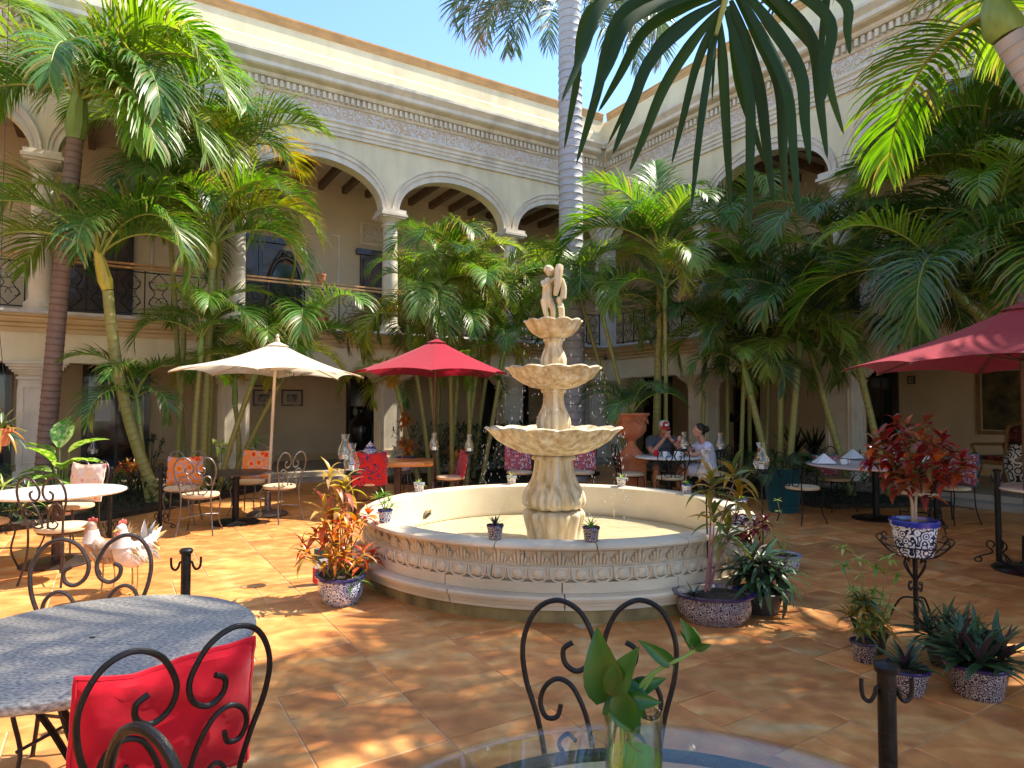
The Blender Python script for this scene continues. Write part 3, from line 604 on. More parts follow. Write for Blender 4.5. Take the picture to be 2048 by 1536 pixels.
    # small things of the fountain
    w_ = MB(); w_.lathe([(1.645,.222),(.2,.222)], 64); w_.build('basin_water', water_m, root)
    pp = G(845, 1046, .2)-V((fx,fy,0)); mb = MB()
    mb.tube([pp+V((-.12,.03,.0)), pp+V((.02,.0,.095)), pp+V((.055,-.01,.075))], [.07,.095,.085], 14); o = mb.build('spotlight_cover', mossy_m, root)
    mb = MB(); mb.lathe([(.062,0),(.06,.008),(.001,.008)], 14); me = mb.mesh('lens', blackcer_m); link('lens', me, o, Matrix.Translation(pp+V((.060,-.014,.074))) @ V((.8,-.35,-.45)).to_track_quat('Z','Y').to_matrix().to_4x4())
    mb = MB(); q = G(1229, 1035, .2)-V((fx,fy,0)); mb.tube([q, q+V((0,0,.10))], .014, 8); mb.build('water_nozzle', basinin_m, root)
    # falling drops
    dr = MB(); rd = random.Random(5)
    oct_ = lambda c, a, b: dr.add([c+V((a,0,0)),c+V((0,a,0)),c-V((a,0,0)),c-V((0,a,0)),c+V((0,0,b)),c-V((0,0,b))], [(0,1,4),(1,2,4),(2,3,4),(3,0,4),(1,0,5),(2,1,5),(3,2,5),(0,3,5)])
    for (R_, zt, zb, n_) in ((.665,1.27,.24,420),(.475,1.86,1.30,170),(.295,2.32,1.9,70)):
        for i in range(n_):
            q = 2*math.pi*rd.randrange(28)/28+rd.uniform(-.05,.05)
            if .2 < (q/math.pi) % 2 < .8: pass
            t = rd.random(); rr = R_+.05*t+rd.uniform(-.02,.04)
            a = rd.uniform(.0011,.0026); oct_(V((rr*math.cos(q), rr*math.sin(q), zt+(zb-zt)*t**1.3)), a, a*rd.uniform(2,9))
    d = dr.build('water_drops', M('water drop', (.85,.87,.9), .05, bump=0, var=0, spec=.8), None); d.location = (fx,fy,0)
    tag(d, 'bright water drops falling around the fountain bowls', 'water', kind='stuff')
    return root
fountain()

# ---------------------------------------------------------------- palm fronds
FC_ = {}
def frond(kind, elev, droop, seed, matl, tip=.15):
    key = (kind, elev, droop, seed, matl.name)
    if key in FC_: return FC_[key]
    r = random.Random(str(key)); mb = MB()
    if kind == 'royal': n, pet, Lm, wd, vl = 64, .10, .30, .011, None
    elif kind == 'big': n, pet, Lm, wd, vl = 60, .16, .36, .0135, 30
    else: n, pet, Lm, wd, vl = 58, .20, .38, .0115, 34
    k = 22; pts = [V((0,0,0))]; tang = []; side_c = r.uniform(-.25,.25); ya = 0
    for i in range(k):
        t = (i+.5)/k; a = R(elev - droop*t**1.45); ya += side_c/k*1.3
        d = V((math.cos(a)*math.cos(ya), math.cos(a)*math.sin(ya), math.sin(a))); tang.append(d); pts.append(pts[-1]+d/k)
    tang.append(tang[-1])
    mb.mi = 1; mb.col = (1,0,0,1); mb.tube(pts, [.013*(1-.86*(i/k)**.8) for i in range(k+1)], 5); mb.mi = 0
    for i in range(n):
        t = pet+(1-pet)*(i+.5)/n*.995; f = t*k; j = min(int(f), k-1); p = pts[j].lerp(pts[j+1], f-j); tg = tang[j]
        up = V((0,0,1))-tg*tg.z
        if up.length < .2: up = V((-1,0,0))-tg*(-tg.x)
        up.normalize(); sd = tg.cross(up).normalized(); u = (t-pet)/(1-pet)
        Ll = Lm*(.45+.55*math.sin(math.pi*min(1,(u*.85+.14)))**.8)*(1-.35*u**4)
        ang = R(62-34*u); dead = r.random() < .10; brown = r.random()*tip
        for s in (1, -1):
            if r.random() < .035: continue
            L_ = Ll*(r.uniform(.86,1.12) if r.random() > .06 else r.uniform(.35,.7)); an = ang*r.uniform(.9,1.1)
            vv = R(vl*(1-.5*u)+r.uniform(-9,9)) if vl is not None else R(r.choice((-35,0,30,55))+r.uniform(-14,14))
            d = (tg*math.cos(an)+(sd*s*math.cos(vv)+up*math.sin(vv))*math.sin(an)).normalized(); q = p.copy(); vs = []; cs = []
            wv = (tg-d*tg.dot(d)).normalized(); br = r.uniform(.7,1.25)*(.85+.3*u); g_ = r.uniform(.30,.60)*(1.25 if kind != 'royal' else .8)
            seg = 4
            for m in range(seg+1):
                x = m/seg; ww = wd*(.55,1,.95,.62,.04)[m]; wv2 = (wv-d*wv.dot(d)).normalized()
                vs += [q-wv2*ww*.5, q+wv2*ww*.5]; c = (br, min(1,max(0,(x-(1-brown*2.2))*2.2)) if not dead else .35+.5*x, 0, 1); cs += [c, c]
                q = q+d*(L_/seg); d = (d+V((0,0,-g_*(.35+.9*x)))).normalized()
            mb.add(vs, [(2*m,2*m+1,2*m+3,2*m+2) for m in range(seg)], cs)
    me = mb.mesh('frond', [matl, rach_m], smooth=True); FC_[key] = me; return me
def trunk(root, base, top, r0, r1, mat, bow=(0,0,0), ring=.085, name='trunk'):
    base, top = V(base), V(top); mb = MB(); n = max(6, int((top-base).length/ring)); bow = V(bow); nn = 10
    P0 = base; P2 = top; P1 = (base+top)/2+bow
    def pt(t): return P0*(1-t)**2+P1*2*t*(1-t)+P2*t*t
    pts, rs, cs = [], [], []
    for i in range(n):
        for (q, bump_, c) in ((.0,1.045,.9),(.10,1.0,.15),(.55,.985,0),(.92,1.0,.05)):
            t = (i+q)/n; pts.append(pt(t)); rs.append((r0*(1+.25*max(0,1-t*9))+(r1-r0)*t)*bump_*random.uniform(.985,1.015)); cs.append(c)
    b = len(mb.v); mb.tube(pts, rs, nn); mb.c = [(cs[i//nn],0,0,1) for i in range(len(pts)*nn)]
    mb.build(name, mat, root); return pt
def palm(name, label, base, crown, fronds, r0=.06, r1=.05, tmat=None, kind='areca', lmat=None, shaft=.45, smat=None, bow=(0,0,0), group=None, ring=.085, tip=.15, seed=0, cat='palm'):
    base, crown = V(base), V(crown); root = thing(name, label, cat, base, 0, group); c = crown-base; rd = random.Random(seed+hash_s(label))
    dirv = c.normalized(); top = c-dirv*shaft if shaft else c
    trunk(root, (0,0,-.05), top, r0, r1, tmat or tr_green, bow, ring)
    if shaft:
        mb = MB(); mb.tube([top, top+dirv*shaft*.25, top+dirv*shaft*.7, c, c+V((0,0,.12))], [r1*1.02, r1*1.35, r1*1.1, r1*.75, r1*.2], 9); mb.build('crownshaft', smat or shaft_m, root)
    for i, f in enumerate(fronds):
        az, el, ln = f[:3]; dr_ = f[3] if len(f) > 3 else 100; m_ = f[4] if len(f) > 4 else (lmat or palm_m)
        el = int(round(el/15)*15); dr_ = int(round(dr_/20)*20)
        me = frond(kind, el, dr_, i % 3, m_, tip)
        mw = Matrix.Translation(c-dirv*shaft*.10*(i % 3)) @ Matrix.Rotation(R(az), 4, 'Z') @ Matrix.Diagonal((ln,ln,ln,1))
        link('frond', me, root, mw)
    return root
def hash_s(s): return sum(ord(ch)*(i+1) for i, ch in enumerate(s)) % 9973
def rfr(n, ln, seed, el=(20,80), az=(0,360), droop=(80,140), mats=None):
    r = random.Random(seed); out = []
    for i in range(n):
        a = az[0]+(az[1]-az[0])*((i+r.uniform(.1,.9))/n); out.append((a, r.uniform(*el), ln*r.uniform(.8,1.15), r.uniform(*droop))+((r.choice(mats),) if mats else ()))
    return out
# --- left group
GL = 'areca palms in the bed before the long wing'
yl, br_, dk = palmy_m, palmb_m, palmd_m
palm('leaning_palm', 'tall palm with reddish ringed leaning trunk and big feathery crown', P(84,985,10.0)*V((1,1,0)), P(160,180,9.7),
     [(152,62,2.9,40),(118,80,2.8,80),(60,80,2.6,100),(30,62,2.9,120),(5,45,2.9,120),(-25,30,2.7,110),(170,45,2.1,110),(192,15,2.5,100),(-60,35,2.5,120),(-40,5,2.7,80),(100,40,2.6,110),(-10,15,2.7,100),(15,75,2.7,120),(-130,50,2.4,130),(45,30,2.7,110),(-5,60,2.8,140),(140,75,2.9,70),(-30,-5,2.3,70)],
     .135, .115, tr_brown, 'big', palm_m, .75, shaft_m, (-.05,0,.0), ring=.10)
palm('areca_palm', 'areca palm with bright yellow crownshaft and bent ringed stem', P(330,975,10.0)*V((1,1,0)), P(196,505,9.4),
     [(a_, e_, l_*1.25, *o_) for a_, e_, l_, *o_ in [(178,70,2.0,140),(150,50,1.7,120),(100,75,1.6,100),(30,60,1.5,140),(0,40,1.5,160),(-20,60,1.7,150),(195,25,1.7,120),(-60,50,1.4,140),(220,55,1.8,140),(60,65,1.7,110),(-10,70,1.5,120),(130,65,1.8,120)]],
     .085, .075, tr_green, 'areca', palm_m, .55, shafty_m, (-.25,0,-.45), group=None, ring=.10, tip=.25)
palm('areca_palm', 'areca palm with yellow frond arching over the pale column', P(402,975,10.7)*V((1,1,0)), P(428,478,10.7),
     [(a_, e_, l_*1.2, *o_) for a_, e_, l_, *o_ in [(165,80,1.9,80),(110,82,1.8,70),(10,62,1.9,140,yl),(35,78,1.8,110),(-30,70,1.6,130),(-90,70,1.5,140),(190,60,1.6,140),(60,60,1.7,110),(-5,35,1.7,120),(150,65,2.0,110),(170,45,1.7,130),(20,50,1.6,150,yl)]],
     .06, .055, tr_green, 'areca', palm_m, .5, shafty_m, group=None, tip=.3)
LBL = ['areca palm with some dry grey fronds just above the copper rail','areca palm with short crown level with the ledge behind orange cushions','areca palm leaning with crown beside the cream umbrella top','areca palm with low drooping crown before the dark glass door','areca palm with crown rising behind the cream umbrella peak','tallest areca palm of the orange cushion bed beside the leaning palm','areca palm with crown against the open arch beside the pale column','low areca palm under the edge of the cream umbrella']
for i, (bp, cp, Y, n, ln, sd) in enumerate([((350,975),(372,452),11.2,11,1.9,5),((385,975),(404,668),10.4,8,1.3,6),((432,975),(520,720),10.9,8,1.4,7),((300,975),(272,790),9.9,7,1.15,8),((450,975),(600,690),11.4,9,1.6,9),((372,975),(330,300),11.4,11,2.1,10),((415,975),(455,330),11.6,10,1.9,12),((470,975),(470,760),11.5,7,1.1,14)]):
    palm('areca_palm', LBL[i], P(*bp, Y)*V((1,1,0)), P(*cp, Y), rfr(n+1, ln*1.12, sd, (25,82), droop=(90,150), mats=[palm_m,palm_m,palm_m,dk,yl] if i != 0 else [palm_m,dk,br_]), .048, .04, group=GL, tip=.25, bow=(random.uniform(-.15,.15),0,0), smat=random.choice((shaft_m,shafty_m)), seed=i)
# --- middle group
GM = 'areca palms behind the red umbrella'
LBM = ['areca palm before the column foot behind the red umbrella','areca palm in the middle of the clump behind the red umbrella','areca palm with some brown fronds above the red umbrella','areca palm with crown between red umbrella clump and statue','areca palm reaching the column capital beside the statue','areca palm with some brown fronds right above the red umbrella peak','small areca palm between the red umbrella and the fountain top bowl','tallest areca palm of the clump reaching into the small arch','low areca palm drooping beside the tall black floor vase','low areca palm under the red umbrella before the stems']
for i, (bp, cp, Y, n, ln, sd) in enumerate([((880,960),(850,600),12.6,10,1.7,21),((900,960),(925,575),12.9,10,1.9,22),((862,960),(815,640),12.3,8,1.5,23),((930,960),(970,610),12.8,9,1.7,24),((945,960),(1000,580),13.3,9,1.8,25),((905,960),(900,660),12.2,8,1.4,26),((960,960),(1010,690),12.4,8,1.3,27),((875,960),(880,530),13.4,9,1.7,28),((845,960),(790,760),11.9,7,1.1,29),((930,960),(940,760),12.1,7,1.2,30)]):
    palm('areca_palm', LBM[i], P(*bp, Y)*V((1,1,0)), P(*cp, Y), rfr(n, ln, sd, (20,80), droop=(100,160), mats=[palm_m,palm_m,yl,palm_m,palm_m,br_] if i in (2,5) else [palm_m,palm_m,palm_m,yl]), .048, .04, group=GM, tip=.25, bow=(random.uniform(-.1,.1),0,0), seed=i)
# --- centre right
palm('areca_palm', 'fresh palm with upright fan of long green fronds before the corner arches', P(1310,960,12)*V((1,1,0)), P(1322,505,11.6),
     [(175,48,2.3,120),(160,62,2.3,130),(100,84,2.1,40),(70,82,2.0,60),(40,72,2.2,60),(10,55,2.0,120),(-10,30,1.8,120),(190,75,2.1,80),(-60,75,1.9,120),(230,60,1.8,130),(120,70,2.1,70)],
     .075, .065, tr_green, 'big', palm_m, .5, shaft_m)
GR = 'areca palms crowding the shaded wing'
LBR = ['areca palm with yellowing crown right of the statue','areca palm close behind the royal palm trunk','areca palm between the statue and the royal palm trunk','areca palm with crown above the man in the cap','areca palm with crown above the black hanging pots','areca palm standing before the first shaded arch column','areca palm beyond the black hanging pots reaching the ledge','tallest areca palm before the first shaded arch']
for i, (bp, cp, Y, n, ln, sd) in enumerate([((1330,955),(1330,570),11.2,9,1.5,31),((1290,955),(1200,610),12.2,10,1.7,32),((1270,955),(1150,560),13,9,1.8,33),((1400,955),(1410,660),11.6,9,1.5,34),((1480,950),(1490,690),11.2,9,1.6,36),((1450,950),(1450,560),12.2,9,1.8,37),((1530,950),(1540,560),12,9,1.8,38),((1500,950),(1490,450),12.5,8,1.7,41)]):
    palm('areca_palm', LBR[i], P(*bp, Y)*V((1,1,0)), P(*cp, Y), rfr(n, ln, sd, (20,78), droop=(100,160), mats=[palm_m,palmd_m,palm_m,palm_m] if i not in (0,) else [palm_m,yl,palm_m]), .040, .035, group=GR, tip=.3, bow=(random.uniform(-.1,.1),0,0), seed=i)
GT = 'ringed palms beside the teal planter'
for i, (bp, cp, Y, n, ln, sd) in enumerate([((1560,950),(1562,690),10.9,8,1.5,51),((1572,950),(1602,660),10.7,9,1.7,52),((1552,950),(1488,735),10.8,8,1.2,53)]):
    palm('areca_palm', ['ringed upright palm stem beside the teal planter','ringed palm stem leaning toward the pillar beside the teal planter','ringed palm stem leaning away toward the couple'][i], P(*bp, Y)*V((1,1,0)), P(*cp, Y), rfr(n, ln, sd, (10,70), droop=(110,160), mats=[palmd_m,palm_m,palm_m]), .06, .052, group=GT, tip=.4, seed=i)
GX = 'palms leaning out above the red umbrella by the shaded wing'
LBX = ['palm with green stem leaning out just above the red umbrella','palm leaning out at the copper rail above the red umbrella','palm with crown against the shaded wing before the second arch','palm with crown between the second arch and the teal planter','palm beyond the armchair spreading low fronds over the red umbrella','palm beyond the armchair spreading fronds before the shaded arch','palm beyond the armchair with highest fronds under the shaded arch','palm beyond the hook post with fronds sweeping over the napkin table']
for i, (b, c, n, ln, sd, az) in enumerate([((8.8,8.5,0),P(1885,560,8.6),11,2.0,61,(0,360)),((8.9,8.0,0),P(1990,450,8.6),11,2.0,63,(0,360)),((6.1,10.5,0),P(1665,500,10.6),10,1.9,67,(0,360)),((5.6,10.7,0),P(1590,590,10.8),9,1.7,68,(0,360)),
    ((8.1,8.8,0),(7.5,8.7,2.9),9,2.9,71,(120,240)),((8.3,9.2,0),(7.7,9.1,4.0),9,2.9,72,(120,240)),((8.4,9.6,0),(7.9,9.5,5.1),8,3.0,73,(120,240)),((8.8,9.8,0),(8.0,9.9,3.3),6,3.2,75,(140,215))]):
    palm('areca_palm', LBX[i], b, c, rfr(n, ln, sd, (15,70), az, droop=(80,140), mats=[palmd_m,palm_m,palm_m,palmd_m]), .06, .05, group=GX, tip=.3, bow=(.4 if i < 2 else 0,0,-.1), seed=i)
# near palm, trunk leaning in at the top right
palm('coconut_palm', 'pale trunked palm leaning in high above the red umbrella', (5.3,4.6,0), P(1985,5,5.0),
     [(120,60,2.2,90,fore_m),(60,50,2.4,90),(10,45,2.4,90),(-50,50,2.4,100),(340,65,2.2,90),(90,20,2.2,90),(330,20,2.3,80)],
     .125, .105, tr_grey, 'big', palm_m, .3, shaft_m, (.55,0,-.2))
# palms standing beyond the right edge of the view, shading the tables
GO = 'palms beyond the tables on the right'
for i, (b, c) in enumerate([((5.0,4.0,0),(4.2,4.2,6.9)),((5.6,2.6,0),(5.2,2.7,5.6)),((6.4,5.0,0),(6.2,4.9,7.0)),((7.0,3.4,0),(6.8,3.5,7.6)),((6.0,1.4,0),(5.9,1.6,6.8))]):
    palm('coconut_palm', 'tall palm with wide crown beyond the glass table', b, c, rfr(11, 2.5, 70+i, (5,75), droop=(70,120)), .12, .10, tr_grey, 'big', palm_m, .5, group=GO, seed=i)
# --- royal palms
palm('royal_palm', 'royal palm with smooth grey trunk rising past the roofline behind the fountain', P(1145,960,13.5)*V((1,1,0)), P(1138,-150,13.5),
     [(a, e, 2.9, 110, royal_m) for a, e in ((200,60),(140,40),(100,75),(60,50),(20,60),(-20,30),(-60,65),(280,70),(330,65))],
     .275, .24, tr_grey, 'royal', royal_m, 1.3, shaft_m, ring=.16)
palm('royal_palm', 'royal palm crown drooping behind the roof of the long wing', P(1142,900,21)*V((1,1,0)), P(1142,-20,21),
     [(a, e, L_, d, m_) for a, e, L_, d, m_ in ((183,30,5.0,120,royal_m),(190,15,4.6,100,royal_m),(-168,15,4.4,120,palmb_m),(-160,0,4.4,100,royal_m),(-150,-15,4.2,80,royal_m),(-135,-15,4.2,80,royal_m),(-115,-30,4.0,60,royal_m),(-70,-30,4.0,60,royal_m),(-45,-15,4.2,80,royal_m),(-20,0,4.4,100,royal_m),(5,15,4.6,110,royal_m),(170,45,4.6,130,royal_m),(20,30,4.6,120,royal_m),(-30,-30,4.0,60,royal_m))],
     .25, .2, tr_grey, 'royal', royal_m, 1.3, shaft_m, ring=.3)
# --- coconut frond hanging in close to the camera
def near_palm():
    root = thing('coconut_palm', 'palm whose dark broad frond hangs down in close above the glass table', 'palm', (2.7,.3,0))
    trunk(root, (0,0,-.05), (-.15,.1,3.9), .13, .11, tr_grey, (.3,0,0), .1)
    b = V((2.7,.3,0)); c = V((2.55,.4,3.95))
    tipp = P(1432,70,1.30); mid = P(1560,-140,1.30)
    rp = cr([c, V((1.9,.75,3.75)), V((1.1,1.12,3.1)), P(1500,-160,1.32), P(1462,-40,1.31), tipp], 5)
    mb = MB(); mb.tube([q-b for q in rp], [.026*(1-.85*i/(len(rp)-1)) for i in range(len(rp))], 7); fo = mb.build('frond_stalk', rach_m, root)
    LE = [((1475,-60),(1215,-5),(1122,205),30,-.10),((1466,-45),(1240,30),(1152,330),36,.0),((1460,-30),(1260,40),(1185,200),34,-.06),((1455,-15),(1290,60),(1196,225),34,.05),((1452,-5),(1300,120),(1225,310),36,-.02),((1448,10),(1330,170),(1258,345),32,.04),
          ((1442,30),(1390,140),(1343,330),24,.02),((1436,55),(1420,120),(1385,350),22,.0),((1432,75),(1405,220),(1382,420),20,-.04),((1440,40),(1450,200),(1462,425),28,.02),((1452,20),(1500,200),(1500,470),30,-.03),
          ((1462,0),(1520,180),(1548,410),34,.0),((1470,-15),(1560,170),(1572,405),36,.04),((1478,-30),(1600,140),(1620,330),36,-.05),((1490,-55),(1625,80),(1655,320),36,.03),((1500,-80),(1660,40),(1650,200),34,-.02),((1510,-100),(1690,0),(1700,110),32,.02),((1515,-120),(1650,-40),(1640,170),26,.06),((1433,75),(1428,120),(1424,205),9,.0),((1470,-55),(1180,20),(1128,300),30,.07),((1450,0),(1315,90),(1215,290),26,.08),((1456,12),(1480,170),(1530,330),28,.07),((1484,-40),(1640,110),(1688,270),30,.08),((1474,-20),(1575,180),(1600,440),28,-.08)]
    for (a, m, e, wpx, dz) in LE:
        pts = cr([P(*a,1.31), P((a[0]+m[0])/2,(a[1]+m[1])/2-12,1.31+dz*.4), P(*m,1.31+dz), P((m[0]*.45+e[0]*.55),(m[1]*.45+e[1]*.55),1.31+dz*1.3), P(*e,1.31+dz*1.6)], 5); n = len(pts); mb = MB(); vs = []
        wm = wpx*.78/1300*1.31
        for i, q in enumerate(pts):
            t = (pts[min(i+1,n-1)]-pts[max(i-1,0)]).normalized(); s_ = t.cross(V((0.15,1,.1))).normalized(); x = i/(n-1); ww = wm*.5*min(1, .35+x*2.2)*(1-x**3.0)**.75; dn = s_.cross(t)
            vs += [q-b-s_*ww+dn*ww*.25, q-b-dn*.0*ww, q-b+s_*ww+dn*ww*.25]
        mb.add(vs, [(3*i+k, 3*i+k+1, 3*i+k+4, 3*i+k+3) for i in range(n-1) for k in range(2)]); mb.build('leaflet', fore_m, fo, auto=False)
    for az, el in ((140,60),(200,45),(260,50),(320,40),(20,50),(75,55),(100,20),(230,15)):
        link('frond', frond('big', el//15*15, 100, 0, palm_m), root, Matrix.Translation(c-b) @ Matrix.Rotation(R(az),4,'Z') @ Matrix.Diagonal((2.0,2.0,2.0,1)))
near_palm()
# ---------------------------------------------------------------- leaves and potted plants
LV = {}
def leafmesh(shape, droop, matl):
    key = (shape, droop, matl.name)
    if key in LV: return LV[key]
    wmax = {'strap':.085,'lance':.17,'oval':.34,'broad':.5,'heart':.62}[shape]; n = 7; mb = MB(); vs = []; cs = []
    x = z = 0.0
    for i in range(n+1):
        t = i/n; a = -R(droop)*t**1.2; 
        if i: x += math.cos(a)/n; z += math.sin(a)/n
        if shape == 'strap': w_ = wmax*(.55+.45*min(1,t*4))*(1-t**3)**.8
        elif shape == 'heart': w_ = wmax*(math.sin(math.pi*(t*.86+.14)**.75))
        else: w_ = wmax*math.sin(math.pi*min(1,t*.97+.03)**(.8 if shape != 'lance' else .75))
        w_ = max(w_, .004); vs += [(x,-w_/2,z+w_*.22),(x,0,z),(x,w_/2,z+w_*.22)]; b = .85+.3*t; cs += [(b,0,0,1)]*3
    mb.add(vs, [(3*i+k,3*i+k+3,3*i+k+4,3*i+k+1) for i in range(n) for k in (0,1)], cs)
    me = mb.mesh('leaf', matl); LV[key] = me; return me
def leaf(root, p, az, el, ln, shape, droop, matl, roll=0, wide=1):
    mw = Matrix.Translation(V(p)) @ Matrix.Rotation(az,4,'Z') @ Matrix.Rotation(-el,4,'Y') @ Matrix.Rotation(roll,4,'X') @ Matrix.Diagonal((ln,ln*wide,ln,1))
    return link('leaf', leafmesh(shape, droop, matl), root, mw)
def rosette(root, c, n, ln, shape, matl, r, el=(10,85), droops=(30,60,90), rise=.0, wide=1, spread=0):
    c = V(c)
    for i in range(n):
        az = i*2.39996+r.uniform(-.3,.3); u = i/max(1,n-1); e = R(el[1]+(el[0]-el[1])*u)
        p = c+V((math.cos(az)*spread*u, math.sin(az)*spread*u, rise*(1-u)))
        leaf(root, p, az, e+r.uniform(-.15,.15), ln*r.uniform(.75,1.1)*(1-.25*(1-u)), shape, r.choice(droops), matl, r.uniform(-.3,.3), wide)
def stems(root, pts_list, r0=.01, mat=None):
    for pts in pts_list:
        mb = MB(); q = cr(pts, 4); mb.tube(q, [r0*(1-.5*i/(len(q)-1)) for i in range(len(q))], 6); mb.build('stem', mat or stem_m, root)
POTP = {'taper': lambda r,h: [(r*.02,0),(r*.72,0),(r*.76,h*.06),(r*.93,h*.80),(r*1.0,h*.82),(r*1.03,h*.97),(r*1.0,h),(r*.9,h),(r*.87,h*.88),(.01,h*.87)],
        'bell': lambda r,h: [(r*.02,0),(r*.78,0),(r*.95,h*.25),(r*1.0,h*.5),(r*.97,h*.85),(r*1.1,h*.93),(r*1.12,h),(r*.97,h),(r*.9,h*.85),(.01,h*.84)],
        'urn': lambda r,h: [(r*.02,0),(r*.5,0),(r*.55,h*.04),(r*.62,h*.12),(r*.9,h*.38),(r*1.0,h*.55),(r*.93,h*.7),(r*1.02,h*.84),(r*1.1,h*.9),(r*1.1,h),(r*.97,h),(r*.9,h*.86),(.01,h*.85)]}
def pot(root, r, h, matl, shape='taper', c=(0,0,0), sx=1, sy=1, name='pot'):
    mb = MB(); mb.lathe(POTP[shape](r,h), 28, c, sx=sx, sy=sy); o = mb.build(name, matl, root)
    mb = MB(); mb.lathe([(r*.9,h*.90),(.01,h*.91)], 20, c, sx=sx, sy=sy); mb.build('soil', soil_m, root); return o
rp_ = random.Random(99)
# small pots on the fountain rim
rim = [(755,1045,'leafy'),(990,1078,'dark'),(1178,1078,'dark'),(855,985,'pale'),(1027,970,'lime'),(1236,974,'lime'),(1365,987,'lush'),(1478,1018,'lush')]
names = {'leafy':'small painted pot of bushy green plant on fountain rim by the jar','dark':'small dark painted pot of stiff green leaves on front of fountain rim','pale':'small painted pot of pale green plant on fountain rim before the croton stand','lime':'small white pot of lime green rosette on back of fountain rim','lush':'small painted pot on fountain rim beside the tall cordyline'}
for (px, py, kd) in rim:
    q = G(px, py, .548); d = V((q.x-fcx, q.y-fcy, 0)).normalized(); q = V((fcx,fcy,0))+d*1.755
    root = thing('rim_pot', names[kd], 'pot plant', (q.x,q.y,.547), 0, 'small pots around the fountain rim')
    pot(root, .062, .105, {'leafy':tal_m,'dark':tal2_m,'pale':tal4_m,'lime':tal4_m,'lush':tal_m}[kd])
    if kd == 'leafy':
        for s in ((-.06,.0,.20),(.03,.01,.17),(-.02,.03,.22),(.06,-.02,.13),(0,-.04,.15)):
            stems(root, [[(0,0,.09),s]], .006); rosette(root, s, 10, .10, 'lance', lush_m, rp_, (0,70), (30,60))
    elif kd == 'dark': rosette(root, (0,0,.09), 9, .12, 'lance', rhoeo_m if px < 1100 else lush_m, rp_, (35,85), (20,40))
    else: rosette(root, (0,0,.09), 14, .10, 'lance', lime_m if kd != 'lush' else lush_m, rp_, (15,80), (30,60))
# croton / cordyline builders
def croton(root, c, nb, h, spread, matl, r, n=10, ln=.13, shape='oval', stem=None, lo=.45):
    c = V(c)
    for b in range(nb):
        az = b*2.4+r.uniform(-.4,.4); s = spread*r.uniform(.25,1)*(1 if b else .1); t = c+V((math.cos(az)*s, math.sin(az)*s, h*r.uniform(lo,1)))
        stems(root, [[c, c.lerp(t,.5)+V((0,0,.05)), t]], .009, stem)
        rosette(root, t, n, ln, shape, matl, r, (-25,75), (30,60,90), .06)
def cordyline(root, c, tops, matl, r, n=11, ln=.30, stem=None):
    for t in tops:
        stems(root, [[c, (V(c)+V(t))/2+V((r.uniform(-.03,.03),0,0)), t]], .009, stem or pstem_m); rosette(root, t, n, ln, 'lance', matl, r, (0,82), (40,70,100), .10, 1.15)
# planter left of the fountain
b = G(682, 1198); root = thing('oval_planter', 'oval blue painted planter of yellow cordyline and orange croton left of the fountain', 'planter', b, .25)
pot(root, .24, .21, tal_m, 'bell', sx=.75, sy=1.15)
cordyline(root, (-.02,.05,.17), [(-.09,.06,.88),(.03,.08,.80),(-.13,.0,.62),(.0,.1,.66)], cordy_m, rp_, 12, .27)
croton(root, (0,0,.15), 17, .46, .27, crotw_m, rp_, 10, .15, 'oval', lo=.15)
croton(root, (-.06,-.08,.16), 8, .26, .27, crotw_m, rp_, 9, .17, 'lance', lo=.3)
rosette(root, (.1,-.15,.16), 9, .22, 'strap', lush_m, rp_, (5,60), (40,70))
q = G(640, 1168); root = thing('flag_paper_bag', 'red white and green gift bag tucked behind the oval planter', 'bag', q)
for i, (m_, z0, z1) in enumerate(((redc_f,.02,.14),(linen_f,.142,.22),(teal_f,.222,.30))): mb = MB(); mb.box((.02,0,(z0+z1)/2),(.15-.01*i,.06,z1-z0),.6); mb.build('bag_panel', m_, root, smooth=False)
# planters right of the fountain
b = G(1428, 1240); root = thing('oval_planter', 'oval dark painted planter of tall green cordyline right of the fountain', 'planter', b, -.1)
pot(root, .26, .20, tal2_m, 'bell', sx=1.0, sy=.8)
tp = lambda px, py, Y: P(px, py, Y)-b
cordyline(root, (-.05,.05,.17), [tp(1420,985,4.75),tp(1462,965,4.8)], cordg_m, rp_, 14, .30); cordyline(root, (-.02,.08,.17), [tp(1425,1050,4.75),tp(1450,1085,4.8),tp(1468,1010,4.9)], cordg_m, rp_, 14, .27)
rosette(root, (-.15,-.06,.17), 12, .17, 'strap', rhoeo_m, rp_, (20,80), (30,60), wide=1.4)
b = G(1520, 1222); root = thing('strap_leaf_plant', 'big clump of dark strap leaves beside the oval dark planter', 'plant', b)
pot(root, .17, .16, pot_m, 'taper')
for k in range(9):
    a = k*2.4; s = .17*math.sqrt(k/9); rosette(root, (math.cos(a)*s, math.sin(a)*s, .20+.14*(1-k/9)), 17, .33, 'strap', rhoeo_m, rp_, (-25,70), (30,60,90), .04, 1.7)
b = G(1500, 1190)+V((0,.12,0)); root = thing('croton_bush', 'dark maroon croton bush behind the dark strap leaves', 'plant', b)
pot(root, .13, .16, pot_m); croton(root, (0,0,.14), 10, .42, .17, crotd_m, rp_, 10, .13, 'oval', lo=.6)
rosette(root, (.08,-.10,.36), 3, .16, 'oval', leafmat('pale grey leaf', [(.5,.5,.42)], .3, .4), rp_, (-20,30), (30,))
b = G(1567, 1140); root = thing('pot_plant', 'pale round painted pot of wispy yellow green shrub', 'pot plant', b)
pot(root, .145, .15, tal4_m, 'bell')
